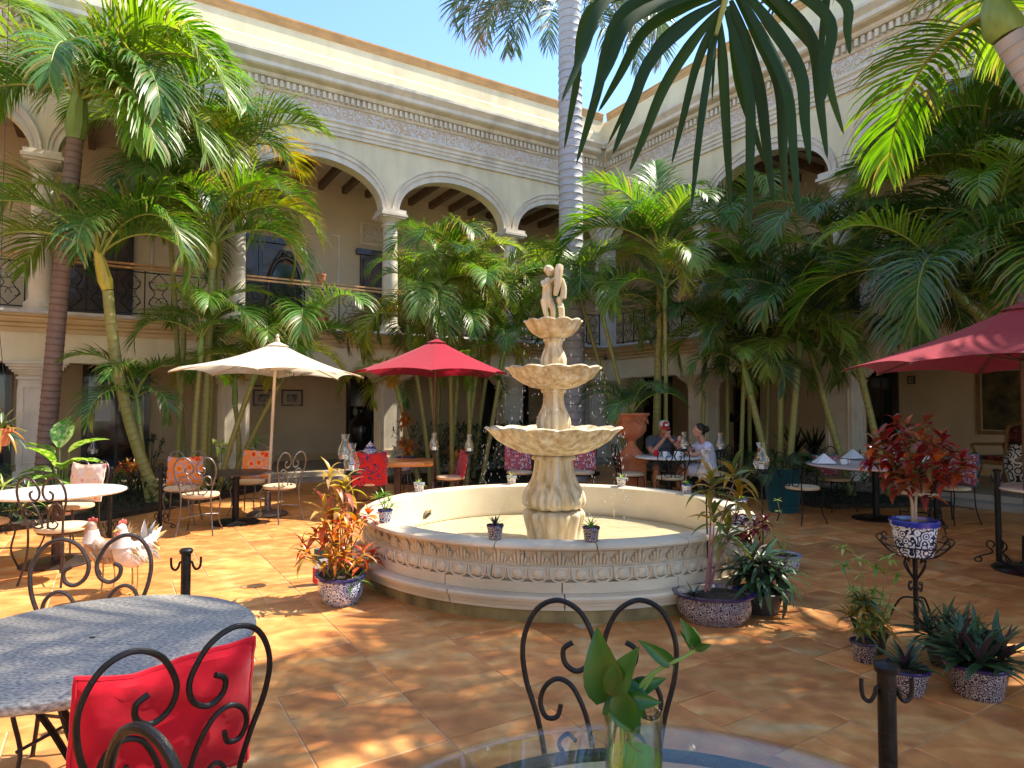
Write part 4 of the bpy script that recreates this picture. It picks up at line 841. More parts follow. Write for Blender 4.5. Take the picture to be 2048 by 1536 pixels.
for (px, py) in ((1540,1060),(1555,1000),(1575,1075),(1530,1040),(1560,1090)):
    t = P(px, py, b.y)-b; stems(root, [[(0,0,.12), t*.5+V((.02,0,.06)), t]], .004)
    for k in range(4): rosette(root, V((0,0,.12)).lerp(t, .4+.2*k), 6, .06, 'lance', lime_m, rp_, (0,40), (30,60))
# red croton on the tall iron stand
b = G(1833, 1262); root = thing('iron_plant_stand', 'tall black iron plant stand with scrolled basket top', 'plant stand', b)
ztop = (P(1833,1108,b.y)).z
mb = MB(); mb.tube([(0,0,0),(0,0,ztop-.02)], .016, 10); mb.build('post', iron_m, root)
for k in range(3):
    a = k*2*math.pi/3+.4; d = V((math.cos(a), math.sin(a), 0)); mb = MB(); mb.tube(cr([d*.01+V((0,0,.22)), d*.09+V((0,0,.20)), d*.16+V((0,0,.06)), d*.20+V((0,0,.008)), d*.235+V((0,0,.03)), d*.21+V((0,0,.055))], 5), .007, 6); mb.build('scroll_foot', iron_m, root)
for k in range(4):
    a = k*math.pi/2+.2; d = V((math.cos(a), math.sin(a), 0)); mb = MB(); mb.tube(cr([d*.0+V((0,0,ztop-.20)), d*.04+V((0,0,ztop-.24)), d*.055+V((0,0,ztop-.20)), d*.03+V((0,0,ztop-.19))], 5), .005, 6); mb.tube(cr([V((0,0,ztop-.18)), d*.05+V((0,0,ztop-.12)), d*.085+V((0,0,ztop-.06)), d*.07+V((0,0,ztop-.03)), d*.045+V((0,0,ztop-.05))], 5), .006, 6); mb.build('scroll_brace', iron_m, root)
mb = MB(); ring_ = lambda r, z, n=28: [(r*math.cos(2*math.pi*i/n), r*math.sin(2*math.pi*i/n), z) for i in range(n+1)]
mb.tube(ring_(.10,ztop-.01), .005, 5); mb.tube(ring_(.205,ztop+.07), .005, 5)
for k in range(12):
    a = k*math.pi/6; d = V((math.cos(a), math.sin(a), 0)); mb.tube(cr([d*.02+V((0,0,ztop-.01)), d*.12+V((0,0,ztop-.005)), d*.19+V((0,0,ztop+.05)), d*.225+V((0,0,ztop+.10)), d*.20+V((0,0,ztop+.12)), d*.185+V((0,0,ztop+.095))], 4), .0045, 5)
mb.build('basket', iron_m, root)
root = thing('croton_pot', 'bright red croton in cobalt and white painted pot on the tall iron stand', 'pot plant', (b.x,b.y,ztop-.006))
pot(root, .148, .24, tal3_m, 'taper')
s = .94
for (dx, dz, dy) in ((-.03,.62,0),(.03,.60,.03)): stems(root, [[(dx*.3,0,.2),(dx*.6,0,.4),(dx*3,dy,dz)]], .012, M('pale bark', (.40,.30,.22), .7))
cc = V((0,0,.60)); k = 0
while k < 42:
    q = V((rp_.uniform(-1,1), rp_.uniform(-1,1), rp_.uniform(-1,1)))
    if q.length > 1 or q.length < .35: continue
    t = cc+V((q.x*.31, q.y*.29, q.z*.29)); stems(root, [[cc*.75, cc.lerp(t,.5), t]], .005); rosette(root, t, 7, .125, 'broad', crot_m, rp_, (-30,75), (30,60), .05, 1.05); k += 1
# ground pots round that stand
for (px, py, r, h, shp, mt, lm, n, ln, lab) in [
    (1728,1322,.075,.12,'taper',tal2_m,cordg_m,0,0,'small dark painted pot of trailing green and plum leaves by the iron stand'),
    (1812,1382,.115,.13,'taper',tal2_m,rhoeo_m,20,.24,'round painted pot of plum and green blades before the iron stand'),
    (1955,1388,.15,.17,'taper',tal2_m,rhoeo_m,0,0,'wide dark painted bowl bursting with plum and green spikes')]:
    b = G(px, py); root = thing('pot_plant', lab, 'pot plant', b); pot(root, r, h, mt, shp)
    if px == 1728:
        for k in range(9): a = k*2.4; rosette(root, (.16*math.cos(a)*(k/9), .14*math.sin(a)*(k/9), .16+.20*(1-k/9)), 11, .16, 'lance', cordg_m if k % 3 else rhoeo_m, rp_, (-10,70), (40,80))
        for t in ((-.05,.02,.42),(.02,.05,.50)):
            stems(root, [[(0,0,.1), V(t)*.6, t]], .004)
            for k in range(4): rosette(root, V(t)*(.5+.16*k), 5, .07, 'lance', lime_m, rp_, (0,40), (40,))
    elif px == 1812: rosette(root, (0,0,h*.9), n, ln, 'strap', lm, rp_, (15,80), (10,30,50), wide=1.6)
    else:
        for k in range(9): a = k*2.4; s = .15*math.sqrt(k/9); rosette(root, (math.cos(a)*s, math.sin(a)*s, .18), 15, .26, 'strap', rhoeo_m, rp_, (-5,80), (5,20,40), .05, 1.9)
b = G(1775, 1335)+V((.05,.25,0)); root = thing('pot_plant', 'pot of pale yellow green shrub at foot of the iron stand', 'pot plant', b); pot(root, .09, .12, pot_m)
for k in range(9):
    a = k*2.4; t = V((.26*math.cos(a)*rp_.random(), .18*math.sin(a)*rp_.random(), rp_.uniform(.2,.62))); stems(root, [[(0,0,.1), t*.6, t]], .004); rosette(root, t, 9, .10, 'lance', lime_m if k % 2 else lush_m, rp_, (-10,60), (40,60), wide=1.3)
    rosette(root, t*.6, 8, .10, 'lance', lime_m, rp_, (-10,40), (40,60), wide=1.3)
b = G(1890, 1330); root = thing('pot_plant', 'shadowed pot of long green blades behind the dark painted bowl', 'pot plant', b); pot(root, .10, .12, pot_m)
for k in range(6): a = k*2.4; rosette(root, (.09*math.cos(a), .09*math.sin(a), .16), 13, .24, 'strap', rhoeo_m, rp_, (0,80), (20,40), .04, 1.6)
# croton on low scroll stand beyond the fountain
b = G(812, 985); root = thing('croton_pot', 'orange croton in painted pot on low scrolled iron stand', 'pot plant', b)
zz = P(812,940,b.y).z; pot(root, .165, .24, tal_m, 'taper', (0,0,zz)); croton(root, (0,0,zz+.2), 6, .30, .16, crotw_m, rp_, 9, .18, lo=.3); croton(root, (0,0,zz+.2), 5, .72, .10, crotw_m, rp_, 10, .17, lo=.8)
mb = MB()
for k in range(4):
    a = k*math.pi/2+.5; d = V((math.cos(a), math.sin(a), 0)); mb.tube(cr([d*.16, d*.10+V((0,0,zz*.5)), d*.06+V((0,0,zz-.02)), d*.20+V((0,0,zz+.03)), d*.25+V((0,0,zz+.10)), d*.21+V((0,0,zz+.11))], 5), .009, 6)
mb.tube(ring_(.11,zz-.01), .008, 5); mb.build('iron_stand', irong_m, root)
# yellow cordyline behind the fountain
b = G(915, 1000); root = thing('cordyline', 'yellow and rose cordyline behind the fountain rim', 'plant', b); pot(root, .12, .14, pot_m)
cordyline(root, (0,0,.12), [P(905,955,b.y)-b, P(925,965,b.y)-b, P(912,925,b.y)-b], cordy_m, rp_, 11, .26)
# bed plants on the left
def bed_plant(name, px, py, lab, fn, cat='plant', group=None):
    b = G(px, py); root = thing(name, lab, cat, b, 0, group); fn(root, b); return root
def f_dief(root, b):
    pot(root, .15, .2, terra_m)
    for (px, py, az, el, ln) in ((118,880,100,70,.55),(150,890,15,40,.52),(95,895,165,35,.5),(150,915,0,22,.5),(90,930,185,15,.45),(75,945,200,20,.42),(130,925,-60,35,.45),(110,945,-100,25,.42),(165,940,-15,10,.42),(100,915,-120,55,.46),(135,945,-40,5,.4),(80,955,220,5,.4)):
        e = P(px, py, b.y-.1)-b; e = V((e.x*.6, e.y*.6, e.z-.10)); stems(root, [[(0,0,.18), e*.6+V((0,0,.04)), e]], .010, lush_stem); leaf(root, e, R(az), R(el), ln, 'broad', 40, dief_m, rp_.uniform(-.3,.3), 1.0)
lush_stem = M('fresh green stem', (.18,.30,.06), .45, var=.2, bump=0)
bed_plant('dieffenbachia', 118, 1040, 'big pale veined leafy plant against the left pillar', f_dief)
def f_pine(root, b):
    for k in range(8): a = k*2.4; rosette(root, (.25*math.cos(a)*(k/8), .2*math.sin(a)*(k/8), .2+.05*k), 13, .26, 'strap', lime_m if k % 2 else rhoeo_m, rp_, (0,75), (20,50), wide=1.3)
bed_plant('variegated_plant', 40, 1062, 'yellow green spiky plant under the white table', f_pine)
def f_brom(root, b):
    pass
b = P(0, 850, 5.6); root = thing('hanging_planter', 'hanging terracotta planter of plum and green blades by the left pillar', 'planter', (b.x-.03,b.y,b.z-.18))
pot(root, .12, .15, terra_m); [rosette(root, (.05*math.cos(k*2.4),.05*math.sin(k*2.4),.15), 14, .27, 'strap', rhoeo_m if k % 2 else cordg_m, rp_, (-30,75), (20,50), wide=1.3) for k in range(4)]
mb = MB(); [mb.tube([(.11*math.cos(a),.11*math.sin(a),.14),(0,0,1.0)], .003, 4) for a in (0,2.1,4.2)]; mb.tube([(0,0,1.0),(0,0,4.5)], .003, 4); mb.build('hanger', iron_m, root)
for (px, py, lab, mt, sh, n, ln, nb, hh) in [(262,985,'broad leaved pink edged croton in the bed by the dark door',crotw_m,'oval',9,.20,7,.45),(300,960,'dark green shrub with white flowers by the dark door',darkl_m,'oval',10,.12,14,.9),(440,970,'pale lime leafed plant between the orange cushions',lime_m,'broad',6,.22,4,.75),(508,965,'bright green cornplant with arching blades behind the orange cushion',lush_m,'strap',16,.38,3,.85),(220,1000,'green shrub in the bed behind the white table',lush_m,'lance',10,.2,8,.4),(30,985,'low green shrub at foot of the left pillar',lush_m,'lance',9,.2,7,.45)]:
    def fn(root, b):
        croton(root, (0,0,.02), nb, hh, .28, mt, rp_, n, ln, sh, lo=.4)
    bed_plant('bed_shrub', px, py, lab, fn)
# hedge of small dark leaves behind the fountain and ground cover: uncountable
def hedge(name, lab, area, n, hmax, ln, matl, shape='lance'):
    mb = MB(); r = random.Random(hash_s(lab)); me = leafmesh(shape, 40, matl); base = [V(v.co) for v in me.vertices]; pol = [tuple(p.vertices) for p in me.polygons]
    for i in range(n):
        a, b_ = area(r); z = hmax*r.random()**.8; q = AB(a, b_, z); L_ = ln*r.uniform(.6,1.2)
        mw = Matrix.Translation(q) @ Matrix.Rotation(r.uniform(0,6.28),4,'Z') @ Matrix.Rotation(-r.uniform(-.4,1.2),4,'Y') @ Matrix.Diagonal((L_,L_,L_,1)); t = r.uniform(.6,1.3)
        mb.add([mw@v for v in base], pol, [(t,0,0,1)]*len(base))
    return tag(mb.build(name, matl, None, auto=False), lab, 'plants', kind='stuff')
pol_in = lambda poly: (lambda r: _rp(poly, r))
def _rp(poly, r):
    xs = [p[0] for p in poly]; ys = [p[1] for p in poly]
    for _ in range(200):
        x, y = r.uniform(min(xs),max(xs)), r.uniform(min(ys),max(ys)); ins = False
        for i in range(len(poly)):
            (x1,y1),(x2,y2) = poly[i], poly[i-1]
            if (y1 > y) != (y2 > y) and x < (x2-x1)*(y-y1)/(y2-y1)+x1: ins = not ins
        if ins: return x, y
    return x, y
bedL = [(9.4,.8),(9.3,1.5),(10.3,2.5),(11.7,3.7),(14,4.3),(16.8,4.3),(16.8,.8)]; bedM = [(2.6,.8),(2.4,2.6),(4.2,3.6),(6.2,3.0),(7.0,1.6),(7.0,.8)]; bedR = [(.8,3.0),(2.0,3.2),(2.6,5.0),(2.6,8.2),(.8,9.0)]
for i, poly in enumerate((bedL, bedM, bedR)):
    mb = MB(); k = len(poly); mb.add([AB(*p,0) for p in poly]+[AB(*p,.07) for p in poly], [tuple(range(k,2*k))]+[(j,(j+1)%k,(j+1)%k+k,j+k) for j in range(k)]); tag(mb.build('planting_bed', soil_m, smooth=False), kind='structure')
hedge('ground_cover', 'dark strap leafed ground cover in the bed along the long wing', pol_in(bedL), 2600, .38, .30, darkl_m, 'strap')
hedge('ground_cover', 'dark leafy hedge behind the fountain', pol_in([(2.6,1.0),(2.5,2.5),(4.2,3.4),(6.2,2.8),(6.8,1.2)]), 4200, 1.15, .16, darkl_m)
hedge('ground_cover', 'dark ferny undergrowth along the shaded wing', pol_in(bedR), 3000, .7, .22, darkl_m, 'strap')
# ---------------------------------------------------------------- chairs
def chair_parts(mat, rad=.0085):
    """heart-backed iron bistro chair; front towards -y"""
    root = thing('iron_chair', 'x', 'chair')
    lean = lambda x, z: V((x, .185+(z-.46)*.16, z))
    for s in (-1, 1):
        outer = [(.205,.0),(.175,.22),(.165,.45),(.185,.58),(.222,.70),(.228,.80),(.19,.885),(.125,.915),(.06,.885),(.022,.82),(.016,.775),(.032,.735),(.068,.715),(.102,.735),(.108,.775),(.080,.795)]
        pts = [lean(s*x, z) if z > .45 else V((s*x, .185+(.05 if z < .05 else 0), z)) for x, z in outer]
        mb = MB(); mb.tube(cr(pts, 6), rad, 8); mb.build('back_loop', mat, root)
        inner = [(.022,.47),(.035,.55),(.050,.61),(.085,.675),(.128,.695),(.165,.672),(.178,.63),(.162,.592),(.130,.592),(.118,.625)]
        mb = MB(); mb.tube(cr([lean(s*x, z)+V((0,-.002,0)) for x, z in inner], 6), rad*.92, 8); mb.build('back_scroll', mat, root)
        low = [(.02,.50),(.05,.478),(.10,.485),(.125,.52),(.10,.545),(.075,.525)]
        mb = MB(); mb.tube(cr([lean(s*x, z) for x, z in low], 5), rad*.8, 6); mb.build('lower_scroll', mat, root)
        mb = MB(); mb.tube(cr([(s*.15,-.14,.44),(s*.185,-.17,.36),(s*.16,-.16,.18),(s*.20,-.20,.02),(s*.205,-.205,0)], 5), rad*.95, 7); mb.build('leg', mat, root)
    mb = MB(); mb.tube([(.185*math.cos(a), .185*math.sin(a), .425) for a in [i*2*math.pi/28 for i in range(29)]], rad, 6); mb.build('seat_ring', mat, root)
    mb = MB(); mb.tube([(s*.172,.165,.20) for s in (-1,)]+[(0,0,.22)]+[(.172,-.165,.20)], rad*.75, 6); mb.tube([(.172,.165,.20),(0,0,.224),(-.172,-.165,.20)], rad*.75, 6); mb.build('stretcher', mat, root)
    mb = MB(); mb.lathe([(.01,.432),(.19,.432),(.208,.44),(.212,.458),(.205,.474),(.18,.482),(.01,.485)], 28); mb.build('seat', pad_m, root)
    return root
CH = {k: chair_parts(m_, r) for k, (m_, r) in {'black':(iron_m,.0080),'brown':(ironb_m,.0092),'grey':(irong_m,.0092)}.items()}
used_ch = set()
def chair(kind, x, y, rz, label, group=None, z=0):
    if kind not in used_ch:
        used_ch.add(kind); o = CH[kind]; o.location = (x,y,z); o.rotation_euler = (0,0,R(rz)); o['label'] = label
    else: o = dup(CH[kind], (x,y,z), R(rz), label)
    if group: o['group'] = group
    elif 'group' in o.keys(): del o['group']
    return o
def cushion(x, y, rz, mat, label, w=.40, h=.36, z0=.49, t=.05, off=.145, piping=None, group=None, back=True):
    m = Matrix.Translation((x,y,0)) @ Matrix.Rotation(R(rz),4,'Z')
    root = thing('chair_cushion', label, 'cushion', (x,y,0), R(rz), group)
    mb = MB(); n = 18; vs = []; sd_ = hash_s(label)*.37
    for sgn in (-1, 1):
        for i in range(n+1):
            for j in range(n+1):
                u, v = i/n*2-1, j/n*2-1; puff = t*.5*((1-u**4)*(1-v**4))**.5+.004; wr = .006*math.sin(5*u+3*v+sd_)+.0045*math.sin(9*v-6*u+sd_)*(1-u*u)+.003*math.sin(17*u+13*v)
                zz = z0+h*(v+1)/2-.022*(1-u*u)*max(0,v)**3*(h/.36)+.006*math.sin(4*u+sd_)*max(0,v); vs.append(V((u*w/2*(1-.02*v), off+(zz-.46)*.16+sgn*puff+wr, zz)))
    k = (n+1)**2; fs = []
    for s_ in range(2):
        for i in range(n):
            for j in range(n): a = s_*k+i*(n+1)+j; q = (a,a+1,a+n+2,a+n+1); fs.append(q if s_ else q[::-1])
    per = [i*(n+1) for i in range(n+1)]+[n*(n+1)+j for j in range(1,n+1)]+[i*(n+1)+n for i in range(n-1,-1,-1)]+[j for j in range(n-1,0,-1)]
    for a in range(len(per)): b = per[(a+1)%len(per)]; fs.append((per[a],b,b+k,per[a]+k))
    mb.add(vs, fs); mb.build('cover', mat, root)
    e = MB(); e.tube([ (vs[p]+vs[p+k])/2 for p in per]+[(vs[per[0]]+vs[per[0]+k])/2], .008, 6); e.build('piping', piping or mat, root); return root
# foreground
chair('black', .262, 1.74, 0, 'black iron heart backed chair tucked behind the glass table')
chair('black', -1.01, 1.85, -134, 'black iron chair carrying the red back cushion at the granite table')
cushion(-1.01, 1.85, -134, redc_f, 'plain red back cushion on chair at the granite table', .44, .37, .475, .075, .10)
root = thing('iron_chair', 'black iron chair with a single hooped back crossing before the red cushion', 'chair', (-.62,1.42,0), R(160))
hp_ = lambda x, z: V((x, .15+(z-.46)*.12, z))
mb = MB(); mb.tube(cr([V((-.15,.20,0)),V((-.13,.15,.45)),hp_(-.115,.62),hp_(-.10,.78),hp_(-.06,.875),hp_(0,.905),hp_(.06,.875),hp_(.10,.78),hp_(.115,.62),V((.13,.15,.45)),V((.15,.20,0))], 7), .0105, 9); mb.build('back_hoop', iron_m, root)
for s in (-1, 1):
    mb = MB(); mb.tube(cr([hp_(s*.02,.48),hp_(s*.045,.60),hp_(s*.085,.70),hp_(s*.06,.76),hp_(s*.03,.73),hp_(s*.05,.70)], 5), .008, 7); mb.build('back_scroll', iron_m, root)
    mb = MB(); mb.tube(cr([(s*.13,-.12,.44),(s*.16,-.15,.3),(s*.15,-.14,.15),(s*.17,-.17,0)], 5), .010, 7); mb.build('leg', iron_m, root)
mb = MB(); mb.lathe([(.001,.432),(.17,.432),(.185,.45),(.18,.47),(.15,.48),(.001,.483)], 24); mb.build('seat', pad_m, root)
chair('brown', -1.78, 2.72, 24, 'brown iron chair on the sunny side of the granite table by the metal hens')
# white table group
chair('brown', -3.92, 5.72, 172, 'brown iron chair with back to the granite table at the white table')
chair('brown', -4.68, 6.95, -12, 'brown iron chair with peach cushion behind the white table')
cushion(-4.68, 6.95, -12, peach_f, 'peach flowered back cushion at the white table', .42, .40)
chair('brown', -4.83, 5.95, 75, 'brown iron chair half out of view at end of the white table')
# orange group
chair('grey', -4.27, 8.45, 15, 'iron chair with orange cushion beside the scroll footed post')
cushion(-4.27, 8.45, 15, orange_f, 'orange flowered cushion beside the scroll footed post', .42, .36)
chair('grey', -3.74, 7.85, 190, 'sunlit grey iron chair without cushion before the orange cushions')
chair('grey', -3.70, 9.20, -8, 'iron chair with orange cushion nearest the pale palm stems')
cushion(-3.70, 9.20, -8, orange_f, 'orange flowered cushion nearest the pale palm stems', .42, .40)
chair('grey', -3.08, 8.65, -120, 'sunlit grey iron chair turned sideways under the cream umbrella')
# wood table group
chair('brown', -1.98, 9.05, 195, 'iron chair draped in red cloth at the honey wood table')
cushion(-1.98, 9.05, 195, redpat_f, 'red patterned cloth hung on chair at the honey wood table', .44, .46, .44, .04, .19)
chair('brown', -.92, 9.75, -70, 'iron chair at the far end of the honey wood table')
cushion(-.92, 9.75, -70, redpat_f, 'red patterned cloth on chair at the far end of the honey wood table', .40, .40, .46, .04)
# behind the fountain
for x, rz in ((.12,8),(1.12,-10)):
    chair('brown', x, 10.5, rz, 'iron chair with rose cushion seen under the fountain bowl', 'rose cushioned chairs behind the fountain')
    cushion(x, 10.5, rz, rose_f, 'rose flowered cushion seen under the fountain bowl', .42, .38, group='rose cushions behind the fountain')
# couple's table
chair('black', 2.36, 9.72, 178, 'empty iron chair with its back to the fountain at the couple\'s table')
chair('black', 1.86, 10.25, 95, 'empty iron chair between the terracotta urn and the couple\'s table')
chair('black', 2.48, 10.98, 0, 'iron chair on which the man in the cap sits')
chair('black', 3.12, 10.25, -80, 'iron chair on which the woman in lavender sits')
# right table
chair('black', 3.80, 8.55, 112, 'iron chair before the teal planter at the table with napkins')
chair('black', 4.72, 9.55, 10, 'iron chair with rose cushion beside the teal planter behind the napkins')
cushion(4.72, 9.55, 10, rose_f, 'rose cushion with teal piping behind the napkins', .44, .30, piping=blue_f)
chair('black', 4.98, 8.0, 165, 'iron chair behind the red croton at the table with napkins')
chair('black', 5.72, 8.5, -75, 'iron chair with tall cushion by the gallery step')
cushion(5.72, 8.5, -75, rose_f, 'tall rose and teal cushion by the gallery step', .42, .42, piping=blue_f)
chair('black', 5.02, 5.62, 165, 'iron chair at the small table under the right red umbrella')

# ---------------------------------------------------------------- tables
def table(x, y, r, z, top_m, label, edge=.028, style='post', sx=1, base_m=None, nm='round_table'):
    root = thing(nm, label, 'table', (x,y,0)); mb = MB(); mb.lathe([(.01,z-edge),(r*.97,z-edge),(r*.995,z-edge*.7),(r,z-edge*.45),(r*.995,z-edge*.15),(r*.975,z),(.01,z)], 56, sx=sx); mb.build('table_top', top_m, root)
    bm_ = base_m or iron_m
    if style == 'post':
        mb = MB(); mb.tube([(0,0,.02),(0,0,z-edge)], .042, 12); mb.build('post', bm_, root)
        mb = MB(); mb.lathe([(.30,0),(.30,.012),(.27,.03),(.05,.045),(.01,.045)], 32); mb.build('base_disc', bm_, root)
        mb = MB(); mb.box((0,0,z-edge-.012),(r*1.1,.05,.02)); mb.box((0,0,z-edge-.0125),(.05,r*1.1,.02)); mb.build('top_support', bm_, root, smooth=False)
    else:
        for k in range(3):
            a = k*2*math.pi/3+style; d = V((math.cos(a), math.sin(a), 0)); t = V((-d.y,d.x,0)); mb = MB()
            for s in (-.05,.05): mb.tube(cr([d*.26+t*s+V((0,0,z-edge)), d*.10+t*s*.6+V((0,0,z*.62)), d*.06+t*s*.2+V((0,0,z*.40)), d*.20+t*s+V((0,0,z*.12)), d*.30+t*s+V((0,0,0))], 5), .010, 7)
            mb.build('leg', bm_, root)
        mb = MB(); mb.tube([(.19*math.cos(i*.2244), .19*math.sin(i*.2244), z*.30) for i in range(29)], .008, 6); mb.tube([(.27*math.cos(i*.2244), .27*math.sin(i*.2244), z-edge-.01) for i in range(29)], .010, 6); mb.build('leg_ring', bm_, root)
    return root
t = table(-1.37, 2.15, .50, .75, granite_m, 'round speckled grey granite table with three curved iron legs', .034, .5)
mb = MB(); mb.box((.32,-.33,.70),(.06,.04,.028),.6); mb.build('bracket', iron_m, t, smooth=False)
t = table(.26, .935, .65, .75, tglass_m, 'round clear glass table with dark iron ring', .012, .3)
mb = MB(); mb.tube([(.56*math.cos(i*.11), .56*math.sin(i*.11), .72) for i in range(59)], .014, 8); mb.build('support_ring', iron_m, t)
mb = MB(); mb.box((-.10,.30,.717),(.30,.04,.014),.9); mb.build('support_bar', iron_m, t, smooth=False)
table(-4.38, 6.3, .58, .70, marble_m, 'round white marble table at the left pillar', .03, base_m=ironb_m)
table(-3.60, 8.52, .45, .66, ironb_m, 'small dark iron table between the orange cushions', .02)
table(2.46, 10.25, .52, .735, marble_m, 'round pale table where the couple sit', .03)
table(4.90, 8.8, .86, .735, pink_m, 'round rosy granite table laid with white napkins', .03)
table(5.18, 6.15, .52, .74, marble_m, 'small round table under the right red umbrella', .03)
root = thing('wood_table', 'honey coloured live edge wood table behind the fountain', 'table', (-1.72,9.6,0), .05)
mb = MB(); r_ = random.Random(4); k = 40; ol = [V(((.56+r_.uniform(-.02,.02))*math.copysign(abs(math.cos(q))**.45,math.cos(q)), (.36+r_.uniform(-.03,.03))*math.copysign(abs(math.sin(q))**.5,math.sin(q)), 0)) for q in [i*2*math.pi/k for i in range(k)]]
mb.add([p+V((0,0,.655)) for p in ol]+[p*1.02+V((0,0,.69)) for p in ol]+[p*.99+V((0,0,.725)) for p in ol], [tuple(range(k-1,-1,-1)), tuple(range(2*k,3*k))]+[(i+a,(i+1)%k+a,(i+1)%k+a+k,i+a+k) for i in range(k) for a in (0,k)]); mb.build('table_top', woodl_m, root)
for s in (-1, 1):
    mb = MB(); mb.box((s*.12-.08,0,.33),(.09,.12,.65)); mb.box((s*.12-.08,0,.02),(.10,.5,.04)); mb.build('leg', ironb_m, root, smooth=False)
root = thing('ginger_jar', 'blue and white lidded jar beside the red draped chair', 'jar', (-2.12,9.75,.725))
mb = MB(); mb.lathe([(.01,0),(.06,0),(.10,.06),(.11,.12),(.08,.18),(.05,.19)], 20); mb.build('body', tal_m, root); mb = MB(); mb.lathe([(.06,.19),(.065,.20),(.05,.23),(.015,.25),(.015,.27),(.005,.28)], 16); mb.build('lid', tal3_m, root)
# place settings on the rosy table
for (px, py) in ((1648,928),(1706,918),(1790,925),(1850,926)):
    q = G(px, py, .735); root = thing('folded_napkin', 'white napkin folded to a peak on plate at the rosy table', 'napkin', (q.x,q.y,.735), rp_.uniform(0,1), 'folded napkins on the rosy table')
    mb = MB(); mb.lathe([(.01,.001),(.10,.001),(.15,.012),(.15,.016),(.01,.010)], 28); mb.build('plate', porc_m, root)
    mb = MB(); mb.add([(-.13,-.09,.016),(.13,-.09,.016),(.13,.09,.016),(-.13,.09,.016),(0,-.015,.145),(0,.02,.14)], [(0,1,4),(1,2,5,4),(2,3,5),(3,0,4,5),(0,3,2,1)]); mb.build('napkin', linen_f, root, smooth=False)
q = G(1688, 930, .735); root = thing('cup_and_saucer', 'white cup on saucer between the folded napkins', 'cup', (q.x,q.y,.735))
mb = MB(); mb.lathe([(.01,0),(.05,.002),(.085,.012),(.08,.012),(.01,.006)], 20); mb.build('saucer', porc_m, root); mb = MB(); mb.lathe([(.01,.008),(.03,.008),(.045,.04),(.05,.075),(.046,.075),(.01,.02)], 18); o = mb.build('cup', porc_m, root)
mb = MB(); mb.tube(cr([(.045,0,.065),(.075,0,.06),(.07,0,.03),(.042,0,.03)], 4), .005, 5); mb.build('handle', porc_m, o)
for dx, dy, r_, h_, lab, m_ in ((-.22,-.12,.035,.10,'red and white sugar jar on the couple\'s table',redc_f),(-.08,-.10,.04,.08,'white cup on the couple\'s table before the man',porc_m),(.10,-.16,.05,.09,'white teapot cup near the hurricane glass on the couple\'s table',porc_m)):
    root = thing('cup', lab, 'cup', (2.46+dx,10.25+dy,.735)); mb = MB(); mb.lathe([(.01,0),(r_*.7,0),(r_,h_*.5),(r_,h_),(r_*.85,h_),(.01,h_*.2)], 16); mb.build('body', m_, root)
    mb = MB(); mb.tube(cr([(r_,0,h_*.8),(r_*1.7,0,h_*.7),(r_*1.6,0,h_*.35),(r_*.9,0,h_*.3)], 4), .006, 5); mb.build('handle', porc_m, root)

# ---------------------------------------------------------------- umbrellas
def umbrella(x, y, r, zt, ze, mat, polem, label, rz=0, tilt=(0,0), sag=.06, base=True, basep=None):
    root = thing('patio_umbrella', label, 'umbrella', (x,y,0), rz); n = 8; top = V((tilt[0],tilt[1],zt))
    rim_ = [V((r*math.cos(2*math.pi*i/n), r*math.sin(2*math.pi*i/n), ze+tilt[0]*-.25*math.cos(2*math.pi*i/n))) for i in range(n)]
    for i in range(n):
        a, b_ = rim_[i], rim_[(i+1)%n]; mb = MB(); k = 8; vs = []
        for u in range(k+1):
            for v in range(k+1):
                t = u/k; s_ = v/k; e = a.lerp(b_, s_); p = top.lerp(e, t); mid = 4*s_*(1-s_)
                p = p+V((0,0,-sag*math.sin(math.pi*t)*.9-mid*t*t*.0)); p = p.lerp(V((0,0,p.z)), .055*mid*t*t); p.z += .055*mid*t**2*.8+.0; vs.append(p)
        mb.add(vs, [(u*(k+1)+v, (u+1)*(k+1)+v, (u+1)*(k+1)+v+1, u*(k+1)+v+1) for u in range(k) for v in range(k)]); mb.build('canopy_panel', mat, root, auto=False)
        mb = MB(); mb.tube([top+V((0,0,-.05)), top.lerp(a,.5)+V((0,0,-sag*.9-.02)), a+V((0,0,-.015))], .009, 6); o = mb.build('rib', polem, root)
        mb = MB(); mb.tube([V((0,0,ze+.05)), top.lerp(a,.5)+V((0,0,-sag*.9-.03))], .008, 6); mb.build('strut', polem, o)
    mb = MB(); mb.tube([(0,0,.05),(tilt[0]*.9,tilt[1],zt+.02)], .021, 10); mb.build('pole', polem, root)
    mb = MB(); mb.lathe([(.02,zt-.02),(.035,zt+.01),(.03,zt+.05),(.02,zt+.06),(.026,zt+.09),(.005,zt+.12)], 12, (tilt[0],tilt[1],0)); mb.build('finial', polem, root)
    mb = MB(); mb.lathe([(.10,zt-.035),(.16,zt-.055),(.02,zt+.01)], 16, (tilt[0],tilt[1],0)); mb.build('cap_vent', mat, root)
    mb = MB(); mb.lathe([(.01,0),(.27,0),(.28,.02),(.24,.05),(.06,.07),(.045,.10),(.04,.32),(.025,.32)], 28); mb.build('base', irong_m if base else blackcer_m, root)
polew_m = M('pale wooden pole', (.60,.48,.34), .5, var=.15, stretch=(6,6,1)); poled_m = M('brown wooden pole', (.12,.07,.045), .45, var=.2)
b = G(535, 1030); umbrella(b.x, b.y, 1.30, 2.42, 1.97, cream_f, polew_m, 'cream patio umbrella over the orange cushioned chairs', .25, (.10,0), .05)
umbrella(-1.25, 10.3, 1.30, 2.58, 2.02, red_f, poled_m, 'crimson patio umbrella before the palm clump behind the fountain', .1, (.05,0), .03)
